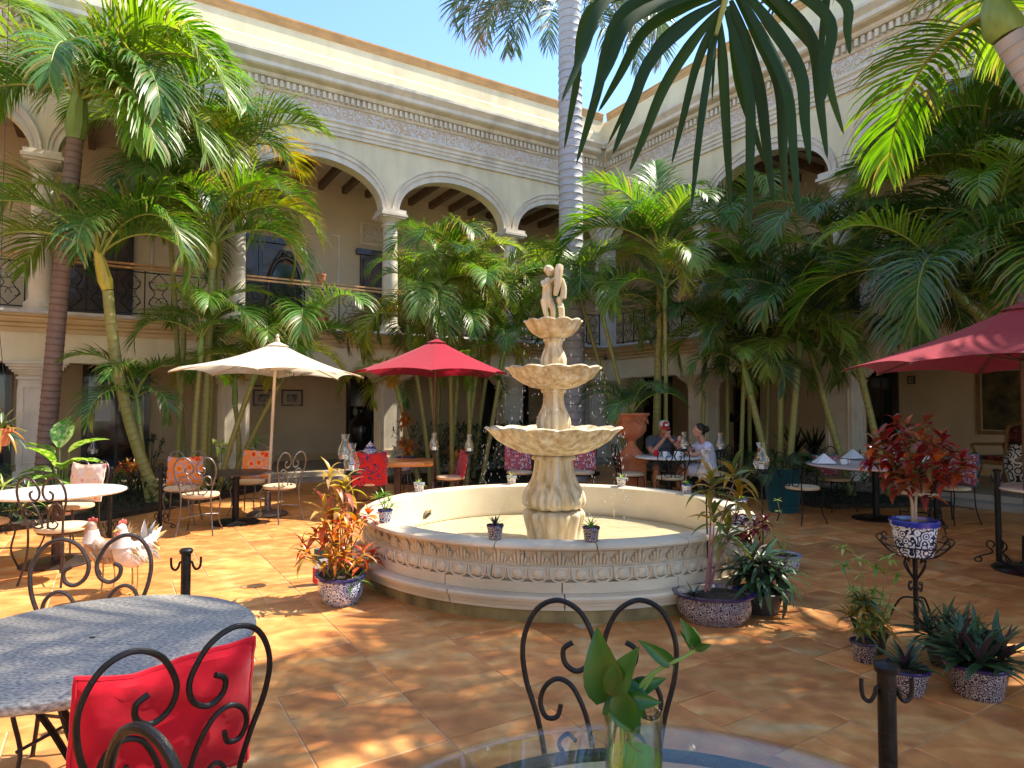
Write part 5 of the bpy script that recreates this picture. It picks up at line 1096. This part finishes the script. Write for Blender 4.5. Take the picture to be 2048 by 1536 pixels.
umbrella(4.72, 6.0, 1.50, 2.46, 1.88, red_f, poled_m, 'crimson patio umbrella over the small table near the wooden armchair', .39, (0,0), .05, base=False)

# ---------------------------------------------------------------- hook posts and hurricane lamps
def hookpost():
    root = thing('hook_post', 'x', 'post'); mb = MB(); mb.tube([(0,0,.0),(0,0,.79)], .023, 12); mb.build('post', iron_m, root); mb = MB(); mb.lathe([(.023,.782),(.030,.785),(.032,.80),(.024,.808),(.003,.812)], 14); mb.build('cap', iron_m, root)
    for s in (-1, 1): mb = MB(); mb.tube(cr([(s*.018,0,.745),(s*.028,0,.74),(s*.034,0,.72),(s*.047,0,.705),(s*.063,0,.715),(s*.068,0,.74),(s*.068,0,.765)], 4), .0058, 7); mb.build('hook', iron_m, root)
    for k in range(3):
        a = k*2*math.pi/3+.2; d = V((math.cos(a), math.sin(a), 0)); f = lambda x, z: d*x+V((0,0,z))
        mb = MB(); mb.tube(cr([f(.045,.135),(f(.03,.165)),f(.055,.19),f(.085,.175),f(.08,.14),f(.05,.115),f(.055,.085),f(.12,.06),f(.17,.03),f(.165,.008),f(.13,.008),f(.125,.035),f(.145,.045)], 5), .0065, 6); mb.build('scroll_foot', iron_m, root)
    return root
hp = hookpost(); HP = [(-1.60,3.22,10,'short black hook post beside the granite table'),(1.015,1.79,0,'short black hook post beside the glass table'),(-4.64,7.55,0,'hook post between the white table and the shrub bed'),(-4.33,8.05,30,'scroll footed hook post beside the orange cushion'),(4.68,6.3,20,'scroll footed hook post near the small table under the red umbrella'),(5.35,8.25,20,'hook post beside the tall cushion and the gallery step')]
for i, (x, y, rz, lab) in enumerate(HP):
    if i == 0: hp.location = (x,y,0); hp.rotation_euler = (0,0,R(rz)); hp['label'] = lab
    else: dup(hp, (x,y,0), R(rz), lab, scale=1 if i < 4 else 1.12)
def lamp(px, py, Y, label, group=None, h=.25):
    q = P(px, py, Y); root = thing('hurricane_lamp', label, 'lamp', (q.x,q.y,0), 0, group); z = q.z
    mb = MB(); mb.tube([(0,0,0),(.005,0,z*.5),(0,0,z)], .006, 6); mb.build('rod', iron_m, root)
    mb = MB(); mb.lathe([(.01,z-.004),(.075,z-.004),(.08,z+.004),(.045,z+.008),(.045,z+.03),(.01,z+.03)], 20); mb.build('plate', iron_m, root)
    k = h/.25; mb = MB(); mb.lathe([(.040*k,z+.012),(.052*k,z+.03*k),(.068*k,z+.075*k),(.066*k,z+.105*k),(.045*k,z+.155*k),(.031*k,z+.19*k),(.030*k,z+.21*k),(.038*k,z+.24*k),(.040*k,z+.25*k)], 24); mb.build('glass', lglass_m, root)
    mb = MB(); mb.tube([(0,0,z+.03),(0,0,z+.07)], .022, 10); mb.build('candle', porc_m, root)
lamp(703, 948, 5.35, 'hurricane lamp with clear glass among the yellow cordyline'); lamp(690, 925, 5.75, 'hurricane lamp rising behind the yellow cordyline')
lamp(868, 905, 8.3, 'hurricane lamp on scrolled rod beside the croton stand'); lamp(938, 907, 8.5, 'hurricane lamp beside the dark hedge and yellow cordyline')
lamp(1368, 902, 8.6, 'hurricane lamp before the woman in lavender'); lamp(1440, 903, 8.7, 'hurricane lamp behind the woman in lavender')
lamp(1412, 965, 4.95, 'hurricane lamp among the tall green cordyline'); lamp(1523, 945, 5.45, 'hurricane lamp on tall rod above the maroon croton')
lamp(185, 912, 9.6, 'small hurricane lamp before the dark glass door by the pillar'); lamp(278, 915, 9.9, 'small hurricane lamp before the dark door by the yellow stem')
# jar behind the bushy rim pot
q = G(735, 1035, .548); d = V((q.x-fcx,q.y-fcy,0)).normalized(); q = V((fcx,fcy,.547))+d*1.76; root = thing('glass_jar', 'empty clear glass jar on fountain rim behind the bushy pot', 'jar', q); mb = MB(); mb.lathe([(.01,0),(.05,0),(.055,.02),(.055,.07),(.04,.09),(.04,.11),(.046,.12)], 20); mb.build('body', glass_m, root)

# ---------------------------------------------------------------- vase with pothos on the glass table
vb = V((.218, 1.19, .752)); root = thing('glass_vase', 'clear cylinder vase with green water on the glass table', 'vase', vb)
mb = MB(); mb.lathe([(.01,0),(.048,0),(.050,.01),(.0515,.20),(.049,.20),(.0475,.012),(.01,.010)], 32); mb.build('body', vglass_m, root)
mb = MB(); mb.lathe([(.0005,.012),(.0472,.012),(.0480,.125),(.0005,.125)], 28); mb.build('green_water', green_l, root)
root = thing('pothos_cutting', 'green pothos cutting with heart shaped leaves in the glass vase', 'plant', vb)
VP = lambda px, py, dy=0: P(px, py, vb.y+dy)-vb
LF = [((1222,1400),(1188,1275),.0,.85,1),((1230,1400),(1285,1470),-.04,1.0,1),((1232,1400),(1205,1425),-.02,.9,1),((1240,1400),(1322,1405),-.02,.6,1),((1228,1395),(1262,1300),-.02,.75,1),((1235,1370),(1300,1385),.0,.7,1),((1252,1385),(1330,1358),.02,.55,1),((1240,1375),(1215,1310),.03,.8,1),((1240,1390),(1265,1465),-.05,1.05,1),((1225,1395),(1210,1450),.01,.6,1),((1260,1380),(1290,1440),.03,.6,1),((1240,1350),(1265,1335),-.01,.5,1),
      ((1340,1325),(1286,1287),.0,.55,1),((1345,1328),(1350,1340),.0,.3,1),((1392,1293),(1368,1245),.0,.6,1),((1390,1295),(1420,1292),-.01,.75,1),((1385,1298),(1365,1268),.01,.3,1)]
for (a, e, dy, wd, s_) in LF:
    A, Bp = VP(*a, dy), VP(*e, dy-.015); d = Bp-A; ln = d.length*1.08; az = math.atan2(d.y, d.x); el = math.asin(max(-1,min(1,d.z/d.length)))
    x_ = d.normalized(); nr = (-(A+vb-CAM).normalized()+V((rp_.uniform(-.7,.7), 0, rp_.uniform(-.3,.9)))).normalized(); y_ = nr.cross(x_).normalized(); z_ = x_.cross(y_)
    mw = Matrix((x_, y_, z_)).transposed().to_4x4(); link('leaf', leafmesh('heart', 30, pothos_m), root, Matrix.Translation(A) @ mw @ Matrix.Diagonal((ln, ln*wd*1.1, ln, 1)))
stems(root, [[VP(1245,1500),VP(1242,1440),VP(1240,1380),VP(1255,1372)],[VP(1250,1420),VP(1275,1395),VP(1310,1345),VP(1345,1325),VP(1372,1312),VP(1390,1296),VP(1398,1275),VP(1385,1255)],[VP(1260,1400),VP(1300,1350),VP(1345,1326)],[VP(1230,1520),VP(1222,1460),VP(1215,1395)],[VP(1262,1480),VP(1255,1430),VP(1245,1390)]], .0042, lush_stem)
for pts in ([(1235,1450),(1225,1480),(1228,1530)],[(1250,1450),(1262,1490),(1285,1505)],[(1245,1440),(1250,1480),(1240,1510)]): stems(root, [[VP(*p) for p in pts]], .0022, stem_m)
# ---------------------------------------------------------------- terracotta urn, vases, wall things
b = V((1.96, 10.7, 0)); root = thing('terracotta_urn', 'carved terracotta urn of palm on tall pedestal beside the man in the cap', 'urn', b)
mb = MB(); [mb.box((0,0,(a+c)/2),(w_,w_,c-a)) for a, c, w_ in ((0,.08,.50),(.082,.14,.46),(.142,.62,.40),(.622,.66,.44),(.662,.72,.48))]; mb.build('pedestal', terra_m, root, smooth=False)
mb = MB(); mb.box((0,-.202,.38),(.28,.02,.34)); mb.build('pedestal_panel', terra_m, root, smooth=False)
mb = MB(); mb.lathe([(.01,.72),(.20,.72),(.19,.76),(.12,.82),(.075,.90),(.075,.95),(.10,.98)]+[(.16,1.02),(.235,1.12),(.255,1.20),(.235,1.28),(.25,1.34),(.30,1.38),(.30,1.41),(.25,1.41),(.22,1.36),(.01,1.34)], 40, mod=lambda q, r, z: 1+(.035*abs(math.sin(9*q)) if 1.0 < z < 1.2 else (.03*math.sin(5*q) if 1.2 <= z < 1.36 else 0))); mb.build('urn', terra_m, root)
for k in range(8):
    a = k*math.pi/4; mb = MB(); mb.tube(cr([(.26*math.cos(a),.26*math.sin(a),1.33),(.275*math.cos(a+.39),.275*math.sin(a+.39),1.24),(.26*math.cos(a+.785),.26*math.sin(a+.785),1.33)], 4), .014, 6); mb.build('swag', terra_m, root)
for i in range(8): link('frond', frond('areca', (75,60,45)[i%3], 120, i%2, palmd_m, .2), root, Matrix.Translation((0,0,1.36)) @ Matrix.Rotation(i*.8+.3,4,'Z') @ Matrix.Diagonal((1.1,1.1,1.1,1)))
def Lb(px, py, n=-2.8): return hit(px, py, AB(0,n), E2)
def Rb(px, py, n=-2.8): return hit(px, py, AB(n,0), E1)
ca = lambda p: (p-C).dot(E1); cb = lambda p: (p-C).dot(E2)
# doors in the lower galleries
for (x0, x1) in ((165,300),(-60,25)):
    a0, a1 = ca(Lb(x0,800)), ca(Lb(x1,800)); lower_door(WL, wingL, (a0+a1)/2, abs(a0-a1))
a0, a1 = ca(Lb(692,800)), ca(Lb(770,800)); lower_door(WL, wingL, (a0+a1)/2, abs(a0-a1)); lower_door(WL, wingL, ca(Lb(1010,800)), 1.6)
for (x0, x1) in ((1738,1798),(1470,1520),(1290,1345)):
    a0, a1 = cb(Rb(x0,800)), cb(Rb(x1,800)); lower_door(WR, wingR, (a0+a1)/2, abs(a0-a1))
# bright windows showing in the dark door glass, painted as flat white sheets
for (x0, x1, y0, y1) in ((186,222,800,842),(238,262,800,822)):
    p0 = Lb(x0,y0,-2.70); p1 = Lb(x1,y1,-2.70); mb = MB(); WL.box(mb, min(ca(p0),ca(p1)), max(ca(p0),ca(p1)), -2.715, -2.70, p1.z, p0.z); o = mb.build('paper_notice', linen_f, wingL, smooth=False)
# framed pictures
pr_m = M('grey ink print', (.30,.28,.24), .6, var=.6, scale=9, bump=0, dark=(.04,.04,.04)); mat_m = M('ivory picture mount', (.50,.42,.30), .8, var=.05, bump=0)
def picture(W, hitf, coord, x0, x1, y0, y1, label, fm=woodd_m, pm=pr_m, bd=.035, mt=.09, sgn=1):
    p0 = hitf(x0,y0); p1 = hitf(x1,y1); a0, a1 = sorted((coord(p0), coord(p1))); z1, z0 = sorted((p0.z, p1.z), reverse=True)
    root = thing('framed_picture', label, 'picture'); mb = MB()
    for q in ((a0,a1,z0,z0+bd),(a0,a1,z1-bd,z1),(a0,a0+bd,z0+bd,z1-bd),(a1-bd,a1,z0+bd,z1-bd)): W.box(mb, q[0], q[1], -2.80, -2.76, q[2], q[3])
    mb.build('frame', fm, root, smooth=False); mb = MB(); W.box(mb, a0+bd, a1-bd, -2.80, -2.78, z0+bd, z1-bd); mb.build('mount', mat_m, root, smooth=False)
    mb = MB(); W.box(mb, a0+bd+mt, a1-bd-mt, -2.78, -2.776, z0+bd+mt*.8, z1-bd-mt*.8); mb.build('print', pm, root, smooth=False)
picture(WL, Lb, ca, 506, 548, 779, 812, 'black framed ivory print beside the cream umbrella pole'); picture(WL, Lb, ca, 563, 605, 779, 812, 'black framed print right of the cream umbrella pole'); picture(WL, Lb, ca, 508, 548, 745, 774, 'black framed print under the edge of the cream umbrella')
dkp_m = M('dark still life painting', (.12,.09,.03), .4, var=.5, scale=4, bump=0, dark=(.008,.008,.007)); picture(WR, Rb, cb, 1952, 2075, 735, 872, 'large dark flower painting above the wooden armchair', chairwood_m, dkp_m, .07, .03)
picture(WR, Rb, cb, 1816, 1831, 752, 768, 'tiny dark framed picture by the shaded doorway', woodd_m, pr_m, .02, .01)
# big dark vase in the left gallery
q = Lb(722, 890, -2.2); root = thing('floor_vase', 'tall black glazed floor vase in the gallery behind the wood table', 'vase', (q.x,q.y,.17))
mb = MB(); mb.lathe([(.01,0),(.16,0),(.20,.1),(.29,.55),(.31,.8),(.27,.98),(.15,1.10),(.10,1.18),(.11,1.28),(.20,1.36),(.19,1.36),(.09,1.27),(.01,1.1)], 28); mb.build('body', blackcer_m, root)
# wooden armchair in the right gallery
q = Rb(2010, 930, -1.0); root = thing('wooden_armchair', 'carved wooden armchair with burgundy upholstery under the dark painting', 'armchair', (q.x,q.y,.17), math.atan2(E2.y,E2.x)+math.pi*.5+R(180)-.35)
for sx in (-1, 1):
    for sy in (-1, 1): mb = MB(); mb.tube(cr([(sx*.27,sy*.24,.42),(sx*.30,sy*.27,.30),(sx*.27,sy*.25,.12),(sx*.30,sy*.28,0)], 4), [.035]*4+[.028]*4+[.022]*5, 8); mb.build('leg', chairwood_m, root)
    mb = MB(); mb.tube(cr([(sx*.30,-.26,.44),(sx*.32,-.27,.60),(sx*.33,-.30,.70),(sx*.33,-.10,.72),(sx*.30,.26,.74)], 4), .026, 8); mb.build('arm', chairwood_m, root)
mb = MB(); mb.box((0,0,.42),(.62,.56,.07)); mb.build('seat_rail', chairwood_m, root, smooth=False); mb = MB(); mb.box((0,-.01,.49),(.56,.50,.075)); mb.build('seat', burg_f, root)
mb = MB(); mb.tube(cr([(-.30,.27,.40),(-.31,.32,.80),(-.30,.35,1.02),(0,.36,1.08),(.30,.35,1.02),(.31,.32,.80),(.30,.27,.40)], 5), .03, 8); mb.build('back_frame', chairwood_m, root); mb = MB(); mb.hexa([V(p) for p in ((-.27,.26,.5),(.27,.26,.5),(.27,.30,.5),(-.27,.30,.5),(-.28,.31,1.02),(.28,.31,1.02),(.28,.36,1.02),(-.28,.36,1.02))]); mb.build('back_pad', burg_f, root, smooth=False)
# striped jar beside it
q = Rb(2040, 915, -.6); root = thing('painted_jar', 'black and white painted jar beside the wooden armchair', 'jar', (q.x,q.y,.17)); mb = MB(); mb.lathe([(.01,0),(.12,0),(.20,.3),(.22,.5),(.14,.68),(.12,.74),(.16,.78)], 24); mb.build('body', talavera('black and white painted jar', (.02,.02,.03), (.7,.7,.68), 9, .95, .5), root)
# teal planter with fern
b = V((3.92, 9.45, 0)); root = thing('teal_planter', 'teal planter of dark fern behind the iron chair', 'planter', b); mb = MB(); mb.lathe([(.01,0),(.20,0),(.24,.3),(.26,.62),(.24,.62),(.22,.55),(.01,.54)], 24); mb.build('pot', teal_f, root)
for i in range(9): link('frond', frond('areca', (60,45,30)[i%3], 100, i%2, palmd_m, .1), root, Matrix.Translation((0,0,.56)) @ Matrix.Rotation(i*.75,4,'Z') @ Matrix.Diagonal((.62,.62,.62,1)))
# snake plants in the right gallery
for (px, lab) in ((1590,'dark snake plant in the shaded gallery beside the ringed stems'),(1628,'dark snake plant in the shaded gallery beside the pillar')):
    q = Rb(px, 900, -.8); root = thing('snake_plant', lab, 'plant', (q.x,q.y,.17)); pot(root, .22, .32, blackcer_m, 'taper'); rosette(root, (0,0,.28), 16, .85, 'strap', darkl_m, rp_, (45,88), (5,20), wide=1.2)
for (px, py, lab) in ((1465,836,'round black hanging pot with leafy plant left of the pair'),(1500,829,'round black hanging pot with leafy plant right of the pair')):
    q = Rb(px, py, -.9); root = thing('hanging_pot', lab, 'hanging pot', (q.x,q.y,q.z-.1)); mb = MB(); mb.lathe([(.01,0),(.10,.03),(.15,.10),(.15,.20),(.13,.20),(.01,.15)], 20); mb.build('pot', blackcer_m, root); rosette(root, (0,0,.17), 16, .25, 'lance', darkl_m, rp_, (-10,70), (40,80)); mb = MB(); mb.tube([(0,0,.15),(0,0,2.74-(q.z-.1))], .006, 4); mb.build('hanger', iron_m, root)
# pots in the upper gallery
q = hit(634, 545, AB(0,-.35), E2); root = thing('clay_pot', 'small clay pot standing on the copper rail of the upper gallery', 'pot', (q.x,q.y,4.18)-(E2*-.35) if False else V((q.x,q.y,4.183))+E2*.35); pot(root, .10, .17, terra_m); rosette(root, (0,0,.15), 12, .22, 'strap', rhoeo_m, rp_, (20,80), (30,60))
q = hit(638, 640, AB(0,-.6), E2); root = thing('copper_urn', 'reddish copper urn on the upper gallery floor behind the railing', 'urn', (q.x,q.y,3.10)); mb = MB(); mb.lathe([(.01,0),(.14,0),(.10,.06),(.09,.12),(.20,.30),(.22,.45),(.15,.58),(.19,.66),(.17,.66),(.01,.5)], 24); mb.build('body', M('copper', (.40,.12,.06), .35, metal=.6, var=.3), root)
q = hit(572, 520, AB(0,-2.6), E2); root = thing('carved_mirror', 'black carved arched frame against the upper gallery wall', 'mirror', (q.x,q.y,3.1))
mb = MB(); X = E1; f_ = lambda a, z: X*a+V((0,0,z)); mb.tube(cr([f_(-.42,0),f_(-.42,.9),f_(-.40,1.5),f_(-.25,1.95),f_(0,2.1),f_(.25,1.95),f_(.40,1.5),f_(.42,.9),f_(.42,0)], 6), .06, 8); mb.build('frame', woodd_m, root)
mb = MB(); mb.tube(cr([f_(-.25,2.0),f_(-.1,2.25),f_(0,2.2),f_(.1,2.25),f_(.25,2.0)], 5), .04, 7); mb.build('crest', woodd_m, root); mb = MB(); mb.add([f_(-.40,.1),f_(.40,.1),f_(.40,1.5),f_(.25,1.93),f_(-.25,1.93),f_(-.40,1.5)], [(0,1,2,3,4,5)]); mb.build('glass', dglass_m, root, smooth=False)

# ---------------------------------------------------------------- people
def fuse(o, vx):
    m = o.modifiers.new('fuse', 'REMESH'); m.mode = 'VOXEL'; m.voxel_size = vx; m.use_smooth_shade = True
    s = o.modifiers.new('soft', 'SMOOTH'); s.iterations = 2; s.factor = .5
def limb(mb, pts, rs, n=9, sub=4):
    q = cr(pts, sub); k = len(rs)-1; r = [rs[min(k, int(i/(len(q)-1)*k))]*(1-((i/(len(q)-1)*k)%1))+rs[min(k, int(i/(len(q)-1)*k)+1)]*((i/(len(q)-1)*k)%1) for i in range(len(q))]
    mb.tube(q, r, n)
def hand(mb, w_, d, curl, s):
    d = V(d).normalized(); c = V(curl).normalized(); sd = d.cross(c).normalized()*s; mb.ball(w_+d*.045, (.03,.03,.04), 8, 6)
    for k, ln in enumerate((.062,.072,.068,.052)): o = sd*(k-1.5)*.018; p = w_+d*.075+o; limb(mb, [p, p+d*ln*.5+c*.012, p+d*ln*.7+c*.035, p+d*ln*.6+c*.05], [.009,.0085,.008,.007], 6, 2)
    p = w_+d*.03-sd*.03; limb(mb, [p, p-sd*.015+d*.03, p+d*.055+c*.02], [.011,.010,.008], 6, 2)
def head(mb, c, fwd, s=1):
    c = V(c); f = V(fwd).normalized(); rot = f.to_track_quat('-Y', 'Z').to_matrix(); L_ = lambda x, y, z: c+rot@V((x,y,z))*s
    mb.ball(c+V((0,0,.02)), (.077*s,.092*s,.10*s), 14, 10, rot); mb.ball(L_(0,-.025,-.055), (.055*s,.062*s,.062*s), 12, 8, rot)
    mb.tube([L_(0,-.088,.015), L_(0,-.108,-.018), L_(0,-.092,-.028)], [.010*s,.014*s,.012*s], 7)
    for sx in (-1, 1): mb.ball(L_(sx*.078,.005,-.005), (.012*s,.022*s,.032*s), 8, 6, rot); mb.ball(L_(sx*.032,-.078,.012), (.014*s,.012*s,.009*s), 8, 6, rot)
    mb.tube([L_(-.024,-.086,-.056), L_(0,-.092,-.054), L_(.024,-.086,-.056)], .007*s, 6)
    return L_
def man():
    root = thing('person', 'man in red and white cap and grey shirt with hands clasped at his chin', 'person', (2.48,10.92,0), R(6)); mb = MB()
    hip = .50; L_ = head(mb, (0,-.20,1.16), (0,-1,-.25))
    limb(mb, [(0,-.10,.98),(0,-.15,1.04),(0,-.18,1.10)], [.065,.055,.055])
    limb(mb, [(0,.02,hip),(0,.0,.66),(0,-.05,.82),(0,-.09,.96)], [.16,.15,.16,.15], 12)
    for s in (-1, 1):
        limb(mb, [(s*.19,-.08,.96),(s*.25,-.22,.86),(s*.26,-.38,.775)], [.058,.048,.042]); limb(mb, [(s*.26,-.38,.775),(s*.16,-.38,.88),(s*.045,-.36,1.00)], [.042,.036,.026]); hand(mb, V((s*.045,-.36,1.00)), (-s*.45,-.05,.9), (-s*.8,.3,.2), s)
        limb(mb, [(s*.09,.0,hip),(s*.15,-.22,.53),(s*.20,-.42,.51)], [.085,.078,.06]); limb(mb, [(s*.20,-.42,.51),(s*.21,-.42,.30),(s*.20,-.36,.09)], [.056,.055,.034]); limb(mb, [(s*.20,-.34,.06),(s*.21,-.46,.045),(s*.215,-.55,.03)], [.04,.042,.03])
    o = mb.build('body', skin_m, root); fuse(o, .0085)
    mb = MB(); limb(mb, [(0,.02,hip-.02),(0,.0,.66),(0,-.05,.82),(0,-.085,.955),(0,-.12,1.03)], [.175,.168,.178,.165,.07], 14)
    for s in (-1, 1): limb(mb, [(s*.13,-.08,.95),(s*.20,-.10,.955),(s*.245,-.21,.865),(s*.255,-.26,.835)], [.085,.08,.066,.062], 10)
    o = mb.build('shirt', grey_f, root); fuse(o, .011)
    mb = MB(); limb(mb, [(0,.03,.44),(0,.03,.56)], [.17,.17], 14)
    for s in (-1, 1): limb(mb, [(s*.09,.0,hip),(s*.14,-.20,.53),(s*.185,-.36,.525)], [.105,.098,.085], 11)
    o = mb.build('shorts', short_f, root); fuse(o, .011)
    mb = MB(); c = V((0,-.20,1.16)); mb.ball(L_(0,.008,.065), (.087,.10,.068), 16, 8); o = mb.build('cap', capw_m, root)
    mb = MB(); mb.ball(L_(0,-.05,.075), (.055,.058,.056), 12, 8); mb.build('cap_front', capr_m, o)
    mb = MB(); mb.box(L_(0,-.106,.085), (.05,.008,.035)); mb.build('cap_badge', capw_m, o, smooth=False)
    mb = MB(); vs = []; [vs.extend((L_(math.sin(a)*.075,-.07-math.cos(a)*.015,.045), L_(math.sin(a)*.070,-.10-math.cos(a)*.055,.030))) for a in [R(-80+20*i) for i in range(9)]]; mb.add(vs+[v+V((0,0,-.006)) for v in vs], [(2*i,2*i+1,2*i+3,2*i+2) for i in range(8)]+[(2*i+18,2*i+20,2*i+21,2*i+19) for i in range(8)]+[(2*i+1,2*i+19,2*i+21,2*i+3) for i in range(8)]); mb.build('cap_brim', capr_m, o)
    mb = MB(); mb.ball(L_(0,.03,.0), (.081,.075,.07), 12, 8); mb.build('hair', hair_m, root)
    mb = MB(); mb.tube([(.105+.032*math.cos(a)*.8, -.372+.032*math.sin(a), .945+.03*math.cos(a)*.6) for a in [i*.5 for i in range(14)]], .009, 6); mb.build('watch', black_m, root)
    for s in (-1, 1): mb = MB(); limb(mb, [(s*.20,-.32,.045),(s*.21,-.46,.04),(s*.215,-.57,.03)], [.047,.05,.038], 10); mb.build('shoe', black_m, root)
man()
def woman():
    root = thing('person', 'woman with dark hair in a bun wearing pale lavender off shoulder dress', 'person', (3.05,10.27,0), R(-82)); mb = MB(); L_ = head(mb, (0,-.11,1.13), (.0,-1,-.05), .95)
    limb(mb, [(0,-.04,.95),(0,-.07,1.02),(0,-.09,1.08)], [.058,.046,.048]); limb(mb, [(0,.03,.48),(0,.02,.64),(0,-.01,.80),(0,-.035,.93)], [.155,.125,.135,.125], 12)
    for s in (-1, 1):
        limb(mb, [(s*.165,-.03,.93),(s*.21,-.14,.82),(s*.20,-.30,.765)], [.047,.04,.035]); limb(mb, [(s*.20,-.30,.765),(s*.14,-.38,.84),(s*.07,-.42,.93)], [.035,.030,.022]); hand(mb, V((s*.07,-.42,.93)), (-s*.4,-.2,.9), (-s*.8,.2,.2), s)
        limb(mb, [(s*.09,.0,.48),(s*.10,-.22,.51),(s*.11,-.42,.50)], [.085,.075,.056]); limb(mb, [(s*.11,-.42,.50),(s*.11,-.40,.28),(s*.11,-.34,.08)], [.052,.05,.03]); limb(mb, [(s*.11,-.32,.05),(s*.11,-.42,.04),(s*.115,-.50,.028)], [.034,.036,.026])
    o = mb.build('body', skin_m, root); fuse(o, .0085)
    mb = MB(); limb(mb, [(0,.03,.45),(0,.02,.62),(0,-.005,.78),(0,-.025,.88),(0,-.03,.925)], [.17,.145,.15,.145,.13], 14)
    for s in (-1, 1): limb(mb, [(s*.10,-.03,.90),(s*.175,-.04,.895),(s*.205,-.11,.84)], [.075,.07,.056], 10); limb(mb, [(s*.06,.0,.49),(s*.09,-.2,.525),(s*.10,-.36,.52)], [.115,.10,.085], 11)
    o = mb.build('dress', lav_f, root); fuse(o, .011)
    mb = MB(); mb.ball(L_(0,.022,.045), (.084,.092,.082), 14, 9); mb.ball(L_(0,.05,.0), (.074,.068,.075), 12, 8); mb.ball(L_(0,.13,.025), (.058,.055,.058), 12, 8); mb.tube([L_(.07,-.02,.06),L_(.075,.03,.0)], .02, 6); mb.tube([L_(-.07,-.02,.06),L_(-.075,.03,.0)], .02, 6)
    o = mb.build('hair', hair_m, root); fuse(o, .009)
woman()

# ---------------------------------------------------------------- metal hens
hen_m = M('rosy weathered tin', (.40,.27,.19), .5, metal=.3, var=.25, scale=12, bump=.3); henw_m = M('white painted tin', (.56,.50,.45), .45, var=.15, scale=12); heng_m = M('pale green tin', (.45,.50,.40), .5, var=.2); heno_m = M('golden tin', (.45,.27,.07), .5, var=.35, scale=25); henr_m = M('red tin', (.50,.10,.07), .5, var=.2)
def hen(px, py, rz, label, bm_, sc_=1):
    b = G(px, py); root = thing('metal_hen', label, 'sculpture', b, R(rz)); root.scale = (sc_,)*3     # faces -x
    mb = MB(); mb.ball((0,0,.36), (.17,.105,.115), 16, 10); mb.ball((-.11,0,.40), (.10,.09,.12), 14, 9); limb(mb, [(-.13,0,.42),(-.155,0,.52),(-.15,0,.60)], [.09,.062,.046]); mb.ball((-.16,0,.615), (.05,.042,.046), 12, 8); limb(mb, [(.10,0,.38),(.19,0,.44),(.25,0,.52)], [.09,.06,.03])
    o = mb.build('body', bm_, root); fuse(o, .01)
    mb = MB(); mb.lathe([(.086,.455),(.072,.50),(.06,.545),(.05,.58)], 14, (-.148,0,0)); mb.build('neck_ruff', henw_m, root)
    mb = MB(); mb.tube([(-.205,0,.61),(-.245,0,.60)], [.018,.004], 8); mb.build('beak', heno_m, root)
    mb = MB(); [mb.ball((-.175+.03*k,0,.665+(.012 if k == 1 else 0)), (.018,.008,.022), 8, 6) for k in range(3)]; mb.build('comb', henr_m, root); mb = MB(); mb.ball((-.205,0,.565), (.016,.014,.028), 8, 6); mb.build('wattle', henr_m, root)
    r = random.Random(px)
    for k in range(9): leaf(root, (.17,(k-4)*.012,.43), r.uniform(-.25,.25), R(25+9*k), .17+.02*(k % 3), 'oval', 15, heng_m if k % 3 == 0 else heno_m if k % 3 == 1 else bm_, r.uniform(-.3,.3), .8).name = 'tail_feather'
    for s in (-1, 1):
        for k in range(26): leaf(root, (-.15+.011*k,s*(.086+.014*math.sin(k*.9)),.45-.03*(k % 5)), s*.22, -R(30+7*(k%3)), .085, 'oval', 20, (bm_, heno_m, heng_m, henw_m)[k % 4], s*1.1, 1.0).name = 'wing_feather'
        mb = MB(); mb.tube(cr([(0+s*.02,s*.05,.27),(.01+s*.03,s*.055,.14),(0+s*.03,s*.055,.01)], 4), .008, 6)
        for a in (-.6,0,.6,math.pi): mb.tube([(s*.03,s*.055,.012),(s*.03-math.cos(a)*.06,s*.055+math.sin(a)*.06,.006)], .006, 5)
        mb.build('leg', heno_m, root)
hen(215, 1180, 8, 'rosy metal hen with upright green tail feathers beside the other hen', hen_m, .86); hen(268, 1190, 78, 'white metal hen with red cheek facing the tables', henw_m, .9)
